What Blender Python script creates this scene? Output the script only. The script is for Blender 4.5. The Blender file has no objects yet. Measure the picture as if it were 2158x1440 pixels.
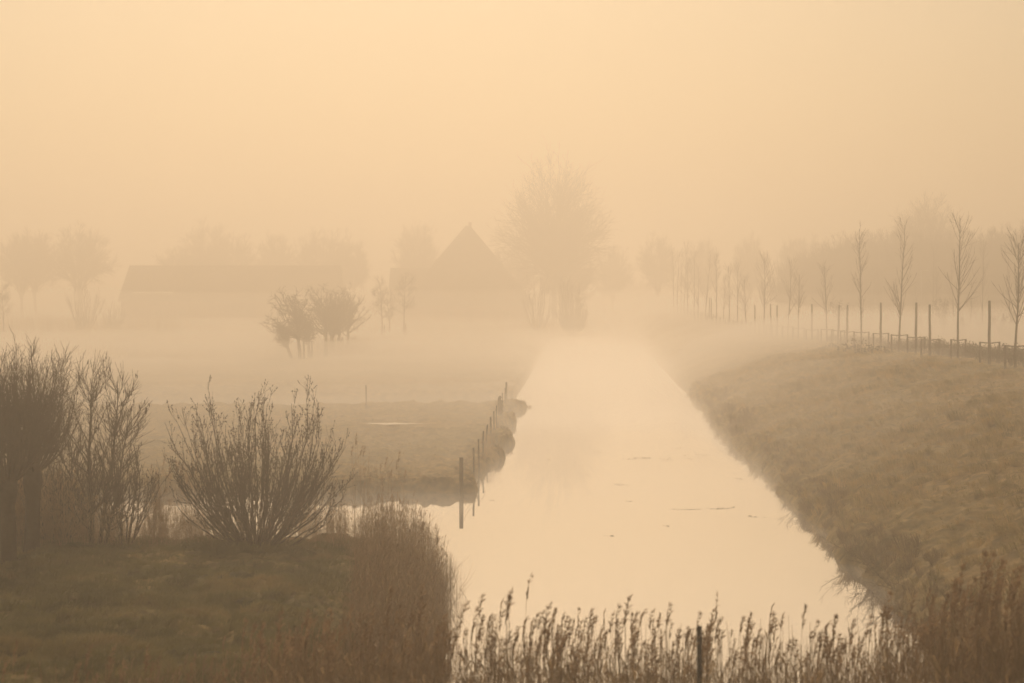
import bpy, bmesh, math
import numpy as np
from mathutils import Vector

# ------------------------------------------------------------------ camera, sky, sun, exposure
SC = bpy.context.scene
COL = SC.collection
RNG = np.random.default_rng(11)
F = 5095.0            # focal length in pixels of the 2158 px wide photograph (85 mm on 36 mm)
HZ = 605.0            # row of the horizon
CAMH = 7.0            # camera height over the water

cam_d = bpy.data.cameras.new("camera")
cam = bpy.data.objects.new("camera", cam_d)
COL.objects.link(cam)
cam_d.sensor_width = 36.0
cam_d.lens = 85.0
cam_d.clip_start = 0.5
cam_d.clip_end = 6000
cam.location = (0, 0, CAMH)
cam.rotation_euler = (math.radians(90) - math.atan((720 - HZ) / F), 0, 0)
cam_d.dof.use_dof = True
cam_d.dof.focus_distance = 115
cam_d.dof.aperture_fstop = 2.2
SC.camera = cam

SUN_EL, SUN_AZ = math.radians(33.0), math.radians(-3.5)   # azimuth from +Y towards +X
world = bpy.data.worlds.new("World")
SC.world = world
world.use_nodes = True
wn = world.node_tree
sky = wn.nodes.new("ShaderNodeTexSky")
sky.sky_type = 'NISHITA'
sky.sun_disc = False
sky.sun_elevation = SUN_EL
sky.sun_rotation = SUN_AZ
sky.air_density = 1.0
sky.dust_density = 2.0
sky.ozone_density = 0.4
bg = wn.nodes["Background"]
bg.inputs["Strength"].default_value = 0.065
tint = wn.nodes.new("ShaderNodeMix")          # the warm dawn cast of the whole sky
tint.data_type = 'RGBA'
tint.blend_type = 'MULTIPLY'
tint.inputs[0].default_value = 1.0
tint.inputs[7].default_value = (1.0, 0.845, 0.62, 1)
wn.links.new(sky.outputs[0], tint.inputs[6])
wn.links.new(tint.outputs[2], bg.inputs["Color"])

sun_d = bpy.data.lights.new("sun", 'SUN')
sun_d.energy = 2.5
sun_d.angle = math.radians(0.5)
sun_d.color = (1.0, 0.775, 0.585)
sun = bpy.data.objects.new("sun", sun_d)
COL.objects.link(sun)
sd = Vector((math.sin(SUN_AZ) * math.cos(SUN_EL), math.cos(SUN_AZ) * math.cos(SUN_EL), math.sin(SUN_EL)))
sun.rotation_euler = sd.to_track_quat('Z', 'Y').to_euler()
sun.location = (0, 40, 60)

vs = SC.view_settings
vs.view_transform = 'Standard'
vs.look = 'None'
vs.gamma = 1.0
vs.exposure = -0.6
cy = SC.cycles
cy.max_bounces = 20
cy.diffuse_bounces = 2
cy.glossy_bounces = 3
cy.transmission_bounces = 2
cy.volume_bounces = 16
cy.transparent_max_bounces = 16
cy.caustics_reflective = False
cy.caustics_refractive = False
cy.use_adaptive_sampling = False
cy.use_denoising = True
HAZE_DENSITY, HAZE_G = 0.0054, 0.82
MIST_DENSITY = 0.028

# ------------------------------------------------------------------ helpers
def px_at(px, D):
    """X of the photograph's column px at distance D."""
    return (px - 1079.0) / F * D

def z_at(py, D):
    """height of the photograph's row py at distance D."""
    return CAMH - (py - HZ) * D / F

def smooth(a, b, x):
    t = np.clip((np.asarray(x, float) - a) / (b - a), 0, 1)
    return t * t * (3 - 2 * t)

def _hash(ix, iy, seed):
    n = (ix.astype(np.int64) * 374761393 + iy.astype(np.int64) * 668265263 + seed * 974634777) & 0x7fffffff
    n = ((n ^ (n >> 13)) * 1274126177) & 0x7fffffff
    n = n ^ (n >> 16)
    return (n & 0xffff) / 65535.0 * 2 - 1

def noise(x, y, seed=0):
    x = np.asarray(x, float); y = np.asarray(y, float)
    x, y = np.broadcast_arrays(x, y)
    ix = np.floor(x); iy = np.floor(y)
    fx = x - ix; fy = y - iy
    fx = fx * fx * (3 - 2 * fx); fy = fy * fy * (3 - 2 * fy)
    a = _hash(ix, iy, seed); b = _hash(ix + 1, iy, seed)
    c = _hash(ix, iy + 1, seed); d = _hash(ix + 1, iy + 1, seed)
    return (a * (1 - fx) + b * fx) * (1 - fy) + (c * (1 - fx) + d * fx) * fy

def mesh_data(name, V, quads=None, tris=None, shade=True):
    me = bpy.data.meshes.new(name)
    V = np.asarray(V, np.float32)
    parts, tot = [], []
    if quads is not None and len(quads):
        parts.append(np.asarray(quads, np.int32).ravel()); tot.append(np.full(len(quads), 4, np.int32))
    if tris is not None and len(tris):
        parts.append(np.asarray(tris, np.int32).ravel()); tot.append(np.full(len(tris), 3, np.int32))
    loops = np.concatenate(parts); tot = np.concatenate(tot)
    start = np.concatenate([[0], np.cumsum(tot)[:-1]]).astype(np.int32)
    me.vertices.add(len(V)); me.vertices.foreach_set("co", V.ravel())
    me.loops.add(len(loops)); me.loops.foreach_set("vertex_index", loops)
    me.polygons.add(len(tot)); me.polygons.foreach_set("loop_start", start)
    me.polygons.foreach_set("loop_total", tot)
    me.polygons.foreach_set("use_smooth", np.full(len(tot), bool(shade)))
    me.update(calc_edges=True)
    return me

def link(name, me, mat, parent=None):
    o = bpy.data.objects.new(name, me)
    if mat is not None and not me.materials:
        me.materials.append(mat)
    COL.objects.link(o)
    if parent is not None:
        o.parent = parent
    return o

def tag(o, label=None, cat=None, group=None, kind=None):
    for k, v in (("label", label), ("category", cat), ("group", group), ("kind", kind)):
        if v:
            o[k] = v
    return o

def thing(name, label, cat, loc, group=None, rz=0.0, sc=1.0):
    o = bpy.data.objects.new(name, None)
    o.empty_display_size = 0.3
    COL.objects.link(o)
    o.location = loc
    o.rotation_euler = (0, 0, rz)
    o.scale = (sc, sc, sc) if not hasattr(sc, "__len__") else sc
    return tag(o, label, cat, group)

def dup(root, loc, label, group=None, rz=0.0, sc=1.0):
    r = root.copy(); COL.objects.link(r)
    r.location = loc; r.rotation_euler = (0, 0, rz)
    r.scale = (sc, sc, sc) if not hasattr(sc, "__len__") else sc
    r["label"] = label
    if group:
        r["group"] = group
    for ch in list(root.children):
        c = ch.copy(); COL.objects.link(c); c.parent = r
        for g in list(ch.children):
            d = g.copy(); COL.objects.link(d); d.parent = c
    return r

def nrm(v):
    return v / np.maximum(np.linalg.norm(v, axis=-1, keepdims=True), 1e-9)

class Geo:
    """collects vertices, quads and triangles of ONE mesh"""
    def __init__(s):
        s.V, s.Q, s.T, s.n = [], [], [], 0
    def add(s, V, Q=None, T=None):
        V = np.asarray(V, float).reshape(-1, 3)
        if Q is not None and len(Q): s.Q.append(np.asarray(Q) + s.n)
        if T is not None and len(T): s.T.append(np.asarray(T) + s.n)
        s.V.append(V); s.n += len(V)
        return s
    def tubes(s, P, R, sides=4):
        P = np.asarray(P, float); R = np.asarray(R, float)
        if P.ndim == 2:
            P = P[None]; R = R[None]
        n, m, _ = P.shape
        t = np.empty_like(P)
        t[:, 1:-1] = P[:, 2:] - P[:, :-2]; t[:, 0] = P[:, 1] - P[:, 0]; t[:, -1] = P[:, -1] - P[:, -2]
        t = nrm(t)
        ref = np.where(np.abs(t[:, :1, 2:3]) > 0.8, np.array([1.0, 0.13, 0.0]), np.array([0.0, 0.1, 1.0]))
        a = nrm(np.cross(t, np.broadcast_to(ref, t.shape))); b = np.cross(t, a)
        ang = np.arange(sides) * 2 * np.pi / sides
        ring = (a[:, :, None, :] * np.cos(ang)[None, None, :, None] + b[:, :, None, :] * np.sin(ang)[None, None, :, None])
        V = P[:, :, None, :] + ring * R[:, :, None, None]
        base = (np.arange(n) * m * sides)[:, None, None] + (np.arange(m - 1) * sides)[None, :, None]
        k = np.arange(sides)[None, None, :]; k2 = (k + 1) % sides
        Q = np.stack([base + k, base + k2, base + sides + k2, base + sides + k], -1).reshape(-1, 4)
        s.add(V, Q)
        # end caps for thick tubes
        if sides >= 5:
            for e in (0, m - 1):
                f = (np.arange(n) * m * sides)[:, None] + e * sides + np.arange(sides)[None, :]
                for j in range(1, sides - 1):
                    s.T.append(np.stack([f[:, 0], f[:, j], f[:, j + 1]], -1) + (s.n - n * m * sides))
        return s
    def box(s, c, size, rz=0.0, tilt=0.0):
        c = np.asarray(c, float); h = np.asarray(size, float) / 2
        v = np.array([[x, y, z] for x in (-1, 1) for y in (-1, 1) for z in (-1, 1)], float) * h
        ct, st = math.cos(tilt), math.sin(tilt)
        v = np.stack([v[:, 0] * ct + v[:, 2] * st, v[:, 1], -v[:, 0] * st + v[:, 2] * ct], -1)
        cr, sr = math.cos(rz), math.sin(rz)
        v = np.stack([v[:, 0] * cr - v[:, 1] * sr, v[:, 0] * sr + v[:, 1] * cr, v[:, 2]], -1) + c
        q = [[0, 1, 3, 2], [4, 6, 7, 5], [0, 4, 5, 1], [2, 3, 7, 6], [0, 2, 6, 4], [1, 5, 7, 3]]
        return s.add(v, q)
    def obj(s, name, mat, parent=None, shade=True):
        V = np.concatenate(s.V)
        Q = np.concatenate(s.Q) if s.Q else None
        T = np.concatenate(s.T) if s.T else None
        return link(name, mesh_data(name, V, Q, T, shade), mat, parent)
    def arrays(s):
        """as triangles"""
        V = np.concatenate(s.V); T = list(s.T)
        for q in s.Q:
            T += [q[:, [0, 1, 2]], q[:, [0, 2, 3]]]
        return V, np.concatenate(T)

def grow(S, Dv, L, m, wig, trop, r0, r1, up=(0, 0, 1.0), rng=RNG):
    S = np.asarray(S, float); d = nrm(np.asarray(Dv, float)); n = len(S)
    L = np.broadcast_to(np.asarray(L, float), (n,))
    P = [S]
    up = np.asarray(up, float)
    for k in range(m):
        d = nrm(d + wig * rng.normal(size=(n, 3)) + trop * up)
        P.append(P[-1] + d * (L / m)[:, None])
    P = np.stack(P, 1)
    t = np.linspace(0, 1, m + 1)[None]
    r0 = np.broadcast_to(np.asarray(r0, float), (n,))[:, None]
    r1 = np.broadcast_to(np.asarray(r1, float), (n,))[:, None]
    return P, r0 * (1 - t) + r1 * t

def kids(P, R, per, t0, t1, ang, sd, lmin, lmax, taper=0.5, m=4, wig=0.1, trop=0.05, rk=0.55, rend=0.002, up=(0, 0, 1.0), rmin=0.003, rng=RNG):
    n, mm, _ = P.shape
    idx = np.repeat(np.arange(n), per)
    k = len(idx)
    t = rng.uniform(t0, t1, k)
    f = t * (mm - 1); i = np.minimum(f.astype(int), mm - 2); w = (f - i)[:, None]
    A = P[idx, i]; B = P[idx, i + 1]
    S = A * (1 - w) + B * w
    d = nrm(B - A)
    rr = R[idx, i] * (1 - w[:, 0]) + R[idx, i + 1] * w[:, 0]
    q = rng.normal(size=(k, 3)); q = nrm(q - (q * d).sum(1, keepdims=True) * d)
    a = np.radians(rng.normal(ang, sd, k))[:, None]
    D = np.cos(a) * d + np.sin(a) * q
    L = rng.uniform(lmin, lmax, k) * (1 - taper * t)
    return grow(S, D, L, m, wig, trop, np.maximum(rr * rk, rmin), rend, up, rng)

def scatter(protos, X, Y, Z, yaw, sc, geo, lean=None, rng=RNG):
    """copies prototype triangle sets onto many spots of one mesh (for stuff)"""
    pick = rng.integers(0, len(protos), len(X))
    sc = np.broadcast_to(np.asarray(sc, float), (len(X),))
    for p, (V, T) in enumerate(protos):
        w = np.nonzero(pick == p)[0]
        if not len(w):
            continue
        c, s = np.cos(yaw[w])[:, None], np.sin(yaw[w])[:, None]
        vx = V[None, :, 0] * c - V[None, :, 1] * s
        vy = V[None, :, 0] * s + V[None, :, 1] * c
        vz = np.broadcast_to(V[None, :, 2], vx.shape).copy()
        vx = vx * sc[w][:, None]; vy = vy * sc[w][:, None]; vz = vz * sc[w][:, None]
        if lean is not None:
            vx = vx + vz * lean[w, 0][:, None]; vy = vy + vz * lean[w, 1][:, None]
        W = np.stack([vx + X[w][:, None], vy + Y[w][:, None], vz + Z[w][:, None]], -1).reshape(-1, 3)
        TT = (T[None] + (np.arange(len(w)) * len(V))[:, None, None]).reshape(-1, 3)
        geo.add(W, None, TT)

# ------------------------------------------------------------------ materials
def mat_noise(name, c1, c2, scale=3.0, rough=0.9, detail=6, c3=None, transl=0.0, bump=0.0, stretch=(1, 1, 1)):
    m = bpy.data.materials.new(name); m.use_nodes = True
    nt = m.node_tree; b = nt.nodes["Principled BSDF"]
    tc = nt.nodes.new("ShaderNodeTexCoord"); mp = nt.nodes.new("ShaderNodeMapping")
    mp.inputs["Scale"].default_value = stretch
    nz = nt.nodes.new("ShaderNodeTexNoise"); nz.inputs["Scale"].default_value = scale; nz.inputs["Detail"].default_value = detail
    rp = nt.nodes.new("ShaderNodeValToRGB")
    rp.color_ramp.elements[0].color = (*c1, 1); rp.color_ramp.elements[1].color = (*c2, 1)
    rp.color_ramp.elements[0].position = 0.32; rp.color_ramp.elements[1].position = 0.68
    if c3:
        e = rp.color_ramp.elements.new(0.5); e.color = (*c3, 1)
    nt.links.new(tc.outputs["Object"], mp.inputs[0]); nt.links.new(mp.outputs[0], nz.inputs["Vector"])
    nt.links.new(nz.outputs[0], rp.inputs[0]); nt.links.new(rp.outputs[0], b.inputs["Base Color"])
    b.inputs["Roughness"].default_value = rough
    b.inputs["Specular IOR Level"].default_value = 0.2
    if bump:
        bp = nt.nodes.new("ShaderNodeBump"); bp.inputs["Strength"].default_value = bump; bp.inputs["Distance"].default_value = 0.05
        nt.links.new(nz.outputs[0], bp.inputs["Height"]); nt.links.new(bp.outputs[0], b.inputs["Normal"])
    if transl:
        tr = nt.nodes.new("ShaderNodeBsdfTranslucent"); mx = nt.nodes.new("ShaderNodeMixShader")
        mx.inputs[0].default_value = transl
        nt.links.new(rp.outputs[0], tr.inputs[0]); nt.links.new(b.outputs[0], mx.inputs[1]); nt.links.new(tr.outputs[0], mx.inputs[2])
        nt.links.new(mx.outputs[0], nt.nodes["Material Output"].inputs["Surface"])
    return m

M_BARK = mat_noise("bark", (0.035, 0.026, 0.016), (0.075, 0.056, 0.036), 9.0, 0.95, bump=0.4)
M_TWIG = mat_noise("twig", (0.04, 0.028, 0.015), (0.075, 0.05, 0.028), 4.0, 0.9)
M_WOOD = mat_noise("weathered_wood", (0.06, 0.048, 0.034), (0.13, 0.105, 0.075), 14.0, 0.9, stretch=(1, 1, 0.15), bump=0.3)
M_REED = mat_noise("reed", (0.34, 0.225, 0.105), (0.56, 0.39, 0.20), 5.0, 0.8, transl=0.55)
M_PLUME = mat_noise("reed_plume", (0.28, 0.175, 0.09), (0.50, 0.33, 0.18), 6.0, 0.9, transl=0.55)
M_GRASS = mat_noise("grass_blade", (0.12, 0.125, 0.034), (0.38, 0.285, 0.105), 0.55, 0.8, c3=(0.24, 0.21, 0.066), transl=0.45)
M_PALEGRASS = mat_noise("pale_grass_blade", (0.17, 0.14, 0.045), (0.56, 0.40, 0.17), 1.3, 0.8, c3=(0.37, 0.285, 0.118), transl=0.55)
M_DRY = mat_noise("dry_grass", (0.17, 0.12, 0.055), (0.30, 0.205, 0.10), 1.6, 0.85, transl=0.3)
M_LEAF = mat_noise("shrub_leaf", (0.04, 0.036, 0.017), (0.075, 0.06, 0.027), 2.0, 0.7, transl=0.2)
M_TILE = mat_noise("roof_thatch", (0.09, 0.07, 0.05), (0.16, 0.125, 0.09), 2.0, 0.95)
M_BRICK = mat_noise("brick_wall", (0.20, 0.11, 0.075), (0.28, 0.17, 0.11), 3.0, 0.9)
M_PALE = mat_noise("pale_board", (0.62, 0.60, 0.55), (0.78, 0.76, 0.7), 2.0, 0.5)
M_METAL = mat_noise("galvanised_metal", (0.22, 0.22, 0.21), (0.32, 0.31, 0.3), 8.0, 0.5)
M_GLASS = mat_noise("window_glass", (0.03, 0.03, 0.03), (0.05, 0.05, 0.05), 1.0, 0.08)
M_WEED = mat_noise("floating_leaf", (0.16, 0.12, 0.06), (0.28, 0.2, 0.11), 6.0, 0.7)

def ground_material():
    m = bpy.data.materials.new("turf"); m.use_nodes = True
    nt = m.node_tree; b = nt.nodes["Principled BSDF"]; b.inputs["Roughness"].default_value = 0.95
    b.inputs["Specular IOR Level"].default_value = 0.1
    tc = nt.nodes.new("ShaderNodeTexCoord")
    def nz(scale, det, st=(1, 1, 1)):
        mp = nt.nodes.new("ShaderNodeMapping"); mp.inputs["Scale"].default_value = st
        n = nt.nodes.new("ShaderNodeTexNoise"); n.inputs["Scale"].default_value = scale; n.inputs["Detail"].default_value = det
        nt.links.new(tc.outputs["Object"], mp.inputs[0]); nt.links.new(mp.outputs[0], n.inputs["Vector"])
        return n
    def ramp(src, a, c, p0=0.35, p1=0.65):
        r = nt.nodes.new("ShaderNodeValToRGB")
        r.color_ramp.elements[0].color = (*a, 1); r.color_ramp.elements[1].color = (*c, 1)
        r.color_ramp.elements[0].position = p0; r.color_ramp.elements[1].position = p1
        nt.links.new(src.outputs[0], r.inputs[0]); return r
    nb = nz(0.16, 5, (1, 0.5, 1))
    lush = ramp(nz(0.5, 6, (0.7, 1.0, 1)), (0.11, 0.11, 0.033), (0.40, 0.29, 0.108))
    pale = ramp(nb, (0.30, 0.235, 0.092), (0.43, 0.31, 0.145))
    sep = nt.nodes.new("ShaderNodeSeparateXYZ"); nt.links.new(tc.outputs["Object"], sep.inputs[0])
    def mrange(sock, a, c):
        r = nt.nodes.new("ShaderNodeMapRange"); r.interpolation_type = 'SMOOTHSTEP'
        r.inputs[1].default_value = a; r.inputs[2].default_value = c
        nt.links.new(sock, r.inputs[0]); return r
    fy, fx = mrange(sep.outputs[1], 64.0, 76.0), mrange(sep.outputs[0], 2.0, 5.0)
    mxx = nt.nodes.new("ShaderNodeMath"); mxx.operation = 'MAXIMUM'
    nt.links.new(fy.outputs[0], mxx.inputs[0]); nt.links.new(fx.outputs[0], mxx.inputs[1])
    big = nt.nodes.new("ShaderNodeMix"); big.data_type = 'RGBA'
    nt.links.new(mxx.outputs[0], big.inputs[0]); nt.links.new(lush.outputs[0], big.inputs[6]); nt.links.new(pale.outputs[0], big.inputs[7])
    fine = ramp(nz(2.6, 8), (0.5, 0.5, 0.48), (1.35, 1.32, 1.22), 0.3, 0.7)
    mx = nt.nodes.new("ShaderNodeMix"); mx.data_type = 'RGBA'; mx.blend_type = 'MULTIPLY'; mx.inputs[0].default_value = 1.0
    nt.links.new(big.outputs[2], mx.inputs[6]); nt.links.new(fine.outputs[0], mx.inputs[7])
    nt.links.new(mx.outputs[2], b.inputs["Base Color"])
    bp = nt.nodes.new("ShaderNodeBump"); bp.inputs["Strength"].default_value = 0.6; bp.inputs["Distance"].default_value = 0.12
    nt.links.new(nz(4.0, 6).outputs[0], bp.inputs["Height"]); nt.links.new(bp.outputs[0], b.inputs["Normal"])
    return m

def water_material():
    m = bpy.data.materials.new("water"); m.use_nodes = True
    nt = m.node_tree; b = nt.nodes["Principled BSDF"]
    b.inputs["Base Color"].default_value = (0.92, 0.90, 0.86, 1)
    b.inputs["Metallic"].default_value = 0.72
    b.inputs["Roughness"].default_value = 0.015
    b.inputs["IOR"].default_value = 1.33
    tc = nt.nodes.new("ShaderNodeTexCoord"); mp = nt.nodes.new("ShaderNodeMapping")
    mp.inputs["Scale"].default_value = (1.0, 0.35, 1)
    n = nt.nodes.new("ShaderNodeTexNoise"); n.inputs["Scale"].default_value = 0.9; n.inputs["Detail"].default_value = 3
    bp = nt.nodes.new("ShaderNodeBump"); bp.inputs["Strength"].default_value = 0.05; bp.inputs["Distance"].default_value = 0.02
    nt.links.new(tc.outputs["Object"], mp.inputs[0]); nt.links.new(mp.outputs[0], n.inputs["Vector"])
    nt.links.new(n.outputs[0], bp.inputs["Height"]); nt.links.new(bp.outputs[0], b.inputs["Normal"])
    return m

def volume_material(name, dens, color, g):
    m = bpy.data.materials.new(name); m.use_nodes = True
    nt = m.node_tree
    nt.nodes.remove(nt.nodes["Principled BSDF"])
    v = nt.nodes.new("ShaderNodeVolumePrincipled")
    v.inputs["Color"].default_value = (*color, 1); v.inputs["Density"].default_value = dens
    v.inputs["Anisotropy"].default_value = g
    nt.links.new(v.outputs[0], nt.nodes["Material Output"].inputs["Volume"])
    return m

# ------------------------------------------------------------------ terrain
TAN = 156.0 / F       # the canal runs a little to the right of the view
RD = [20, 115, 158, 200, 243, 285, 335, 420, 520, 700, 3000]
RU = [22, 19.2, 18.0, 16.7, 15.3, 14.0, 12.2, 11.5, 11.5, 12, 14]      # lateral place of the young tree row
RH = [3.35, 3.35, 3.08, 2.75, 2.52, 2.9, 3.3, 2.6, 1.6, 1.0, 0.6]     # height of the dike top
LD = [20, 60, 80, 83, 85, 87.5, 91, 95, 99, 102, 105, 108, 111, 114, 119, 122, 126, 130, 132, 136, 138, 141, 143, 150, 156, 170, 260, 3000]
LU = [-3.2, -3.0, -3.6, -3.6, -3.75, -4.15, -3.9, -3.5, -3.15, -4.1, -4.0, -3.05, -3.2, -4.3, -4.2, -3.45, -3.5, -4.6, -4.6, -4.4, -3.5, -3.1, -3.5, -4.3, -4.4, -4.4, -4.6, -5.0]

def wl_right(D):
    return 6.72 + 0.25 * noise(D * 0.16, 3.1, 5) + 0.16 * noise(D * 0.6, 7.7, 6) + 0.10 * noise(D * 1.7, 1.2, 7)

def ground_h(x, D, fine=True):
    x = np.asarray(x, float); D = np.asarray(D, float)
    x, D = np.broadcast_arrays(x, D)
    u = x - TAN * D
    # ---- right dike
    wr = wl_right(D); ur = np.interp(D, RD, RU); hc = np.interp(D, RD, RH)
    br = ur - 2.4
    e = u - wr
    t = np.clip((e - 0.5) / np.maximum(br - wr - 0.5, 0.5), 0, 1)
    lip = 0.55 + 0.2 * noise(x * 0.35, D * 0.3, 12)
    right = -0.9 + (0.9 + lip) * smooth(-0.9, 0.75, e) + (hc - 0.28 - lip) * (1 - (1 - t) ** 1.55) + 0.28 * smooth(br, ur, u)
    right = right - smooth(24, 34, u) * 0.6 * (hc > 2) + 0.4 * smooth(36, 60, u)
    # ---- left land
    wlL = np.interp(D, LD, LU) + 0.10 * noise(D * 0.9, 4.4, 9)
    el = wlL - u                                  # > 0 on land
    base = np.interp(D, [20, 34, 40, 58, 64, 82, 141, 155, 180, 260, 3000], [0.75, 0.8, 0.85, 0.8, 0.4, 0.36, 0.34, 0.36, 0.45, 0.45, 0.5])
    mound = 0.45 * np.exp(-((x + 18.0) / 5.5) ** 2 - ((D - 206) / 12.0) ** 2)
    land = base + mound
    bankw = np.where(D < 66, 2.6, 0.3)
    left = -0.9 + (land + 0.9) * smooth(-0.45, 1.0, el / bankw)
    # near ditch 62..82 and far ditch 140..154
    sl = -(u + 3.5) * 0.02
    n1 = 0.35 * noise(x * 0.5, 2.0, 21) + 0.1 * noise(x * 1.9, 2.0, 22)
    dn = np.maximum(62.0 + 1.2 * n1 + sl - D, D - (82.0 + 0.35 * noise(x * 0.35, 9.0, 23) + 0.15 * noise(x * 1.3, 9.0, 23) - sl * 0.4))
    c1 = smooth(-0.55, 0.45, dn)
    df = np.maximum((140.6 - sl * 10.0 * 0.9 + 0.5 * n1) - D, D - (154.0 - sl * 9))
    c2 = smooth(-0.7, 0.5, df)
    left = -0.9 + (left + 0.9) * np.minimum(c1, c2)
    h = np.where(u > 1.0, right, left)
    # the canal bends out of sight in the mist
    cend = smooth(298, 306, D + 2.5 * noise(x * 0.3, 4.0, 44)) * smooth(-8, -5, u) * smooth(9, 6.5, u)
    h = np.maximum(h, -0.9 + 1.4 * cend)
    # foreshore under the bridge, where the front reeds root
    fr = smooth(37.5, 34.5, D) * smooth(-8, -4, u) * smooth(12, 7, u)
    h = h * (1 - fr) + (-0.12) * fr
    if fine:
        dry = smooth(0.05, 0.5, h)
        near = smooth(330, 120, D)
        rb = smooth(6.8, 8.5, u) * smooth(0.3, 0.1, D * 0)
        tuss = (0.09 * noise(x * 0.9 + 0.3 * D, D * 0.5, 31) + 0.10 * noise(x * 2.1, D * 1.2, 32) + 0.06 * noise(x * 4.6, D * 2.8, 33))
        flat = np.where((D > 78) & (u < 1), 0.35, 1.0)
        pud = np.exp(-((x + 5.8) / 2.4) ** 2 - ((D - 114.0) / 3.0) ** 2)
        h = h + tuss * dry * near * flat * (1 - pud * 0.95)
        # clumpy edge of the banks
        edge = smooth(-0.2, 0.15, h) * smooth(0.9, 0.35, h) * near
        h = h + edge * (0.16 * noise(x * 1.4, D * 1.2, 41) + 0.10 * noise(x * 3.7, D * 3.0, 42))
        h = h + smooth(300, 900, D) * 0.2 * noise(x * 0.01, D * 0.01, 50)
    return h

def gz(x, D):
    return float(ground_h(np.array([x]), np.array([D]))[0])

def build_terrain():
    rows = np.concatenate([np.arange(10, 30, 1.0), np.arange(30, 64, 0.22), np.arange(64, 80, 0.5), np.arange(80, 86, 0.15), np.arange(86, 160, 0.32),
                           np.arange(160, 260, 0.8), np.arange(260, 420, 2.5), np.geomspace(420, 2900, 60)])
    c = np.linspace(-1, 1, 680)
    c = np.sign(c) * (0.62 * np.abs(c) + 0.98 * np.abs(c) ** 3)
    D, C = np.meshgrid(rows, c, indexing='ij')
    X = C * (D * 0.27 + 9.0) + TAN * D * 0.6
    Z = ground_h(X, D)
    nr, nc = D.shape
    i = np.arange((nr - 1) * nc).reshape(nr - 1, nc)[:, :-1].ravel()
    Q = np.stack([i, i + 1, i + nc + 1, i + nc], -1)
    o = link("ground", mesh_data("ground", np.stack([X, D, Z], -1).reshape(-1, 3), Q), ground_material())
    tag(o, kind="structure")

build_terrain()
wx = 1400.0
water = link("water", mesh_data("water", [[-wx, 6, 0], [wx, 6, 0], [wx, 2890, 0], [-wx, 2890, 0]], [[0, 1, 2, 3]]), water_material())
tag(water, kind="structure")

def blob_sheet(name, cx, cy, rx, ry, z, mat, seed, n=40):
    a = np.linspace(0, 2 * np.pi, n, endpoint=False)
    r = 1 + 0.4 * noise(np.cos(a) * 2 + 5, np.sin(a) * 2, seed) + 0.3 * noise(np.cos(a) * 7, np.sin(a) * 7, seed + 1)
    V = np.concatenate([[[cx, cy, z]], np.stack([cx + rx * r * np.cos(a), cy + ry * r * np.sin(a), np.full(n, z)], -1)])
    T = [[0, 1 + k, 1 + (k + 1) % n] for k in range(n)]
    return link(name, mesh_data(name, V, None, T), mat)

MW = water.data.materials[0]
pz = gz(-5.8, 114.0)
tag(blob_sheet("puddle", -5.8, 114.0, 1.45, 0.62, pz + 0.03, MW, 3, 90), kind="structure")

# ------------------------------------------------------------------ haze and ground mist
def box_mesh(name, a, b, mat):
    g = Geo(); a = np.array(a, float); b = np.array(b, float)
    g.box((a + b) / 2, b - a)
    return g.obj(name, mat, shade=False)

haze = box_mesh("haze", (-1500, -40, -2.0), (1500, 3000, 31.0), volume_material("haze", HAZE_DENSITY, (1.0, 0.945, 0.85), HAZE_G))
tag(haze, kind="stuff")

def mist_top(x, D):
    """the ground mist hugs the land: thin near the camera, a thick bank beyond the far ditch"""
    u = x - TAN * D
    base = np.maximum(ground_h(x, D, False), 0.0)
    dk = [58, 72, 95, 126, 139, 147, 165, 200, 250, 310, 420, 900]
    tl = np.interp(D, dk, [-0.7, 0.15, 0.9, 1.2, 1.2, 2.0, 2.0, 1.8, 1.7, 1.2, 2.0, 2.6])
    tr = np.interp(D, dk, [-0.7, 0.2, 0.8, 0.95, 0.95, 1.9, 2.7, 1.4, 1.3, 1.4, 2.5, 4.0])
    w = smooth(4.0, 9.0, u)
    tr = tr * (1 - 0.6 * smooth(10, 15, u) * smooth(152, 138, D))
    tl = tl * (1 - 0.65 * smooth(-4.6, -3.2, u) * smooth(7.4, 6.2, u) * smooth(150, 136, D))
    n = 0.5 * noise(x / 22.0, D / 14.0, 61) + 0.3 * noise(x / 9.0, D / 7.0, 62)
    return base + tl * (1 - w) + tr * w + n * (0.3 * smooth(66, 100, D) + 0.8 * smooth(130, 190, D))

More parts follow.
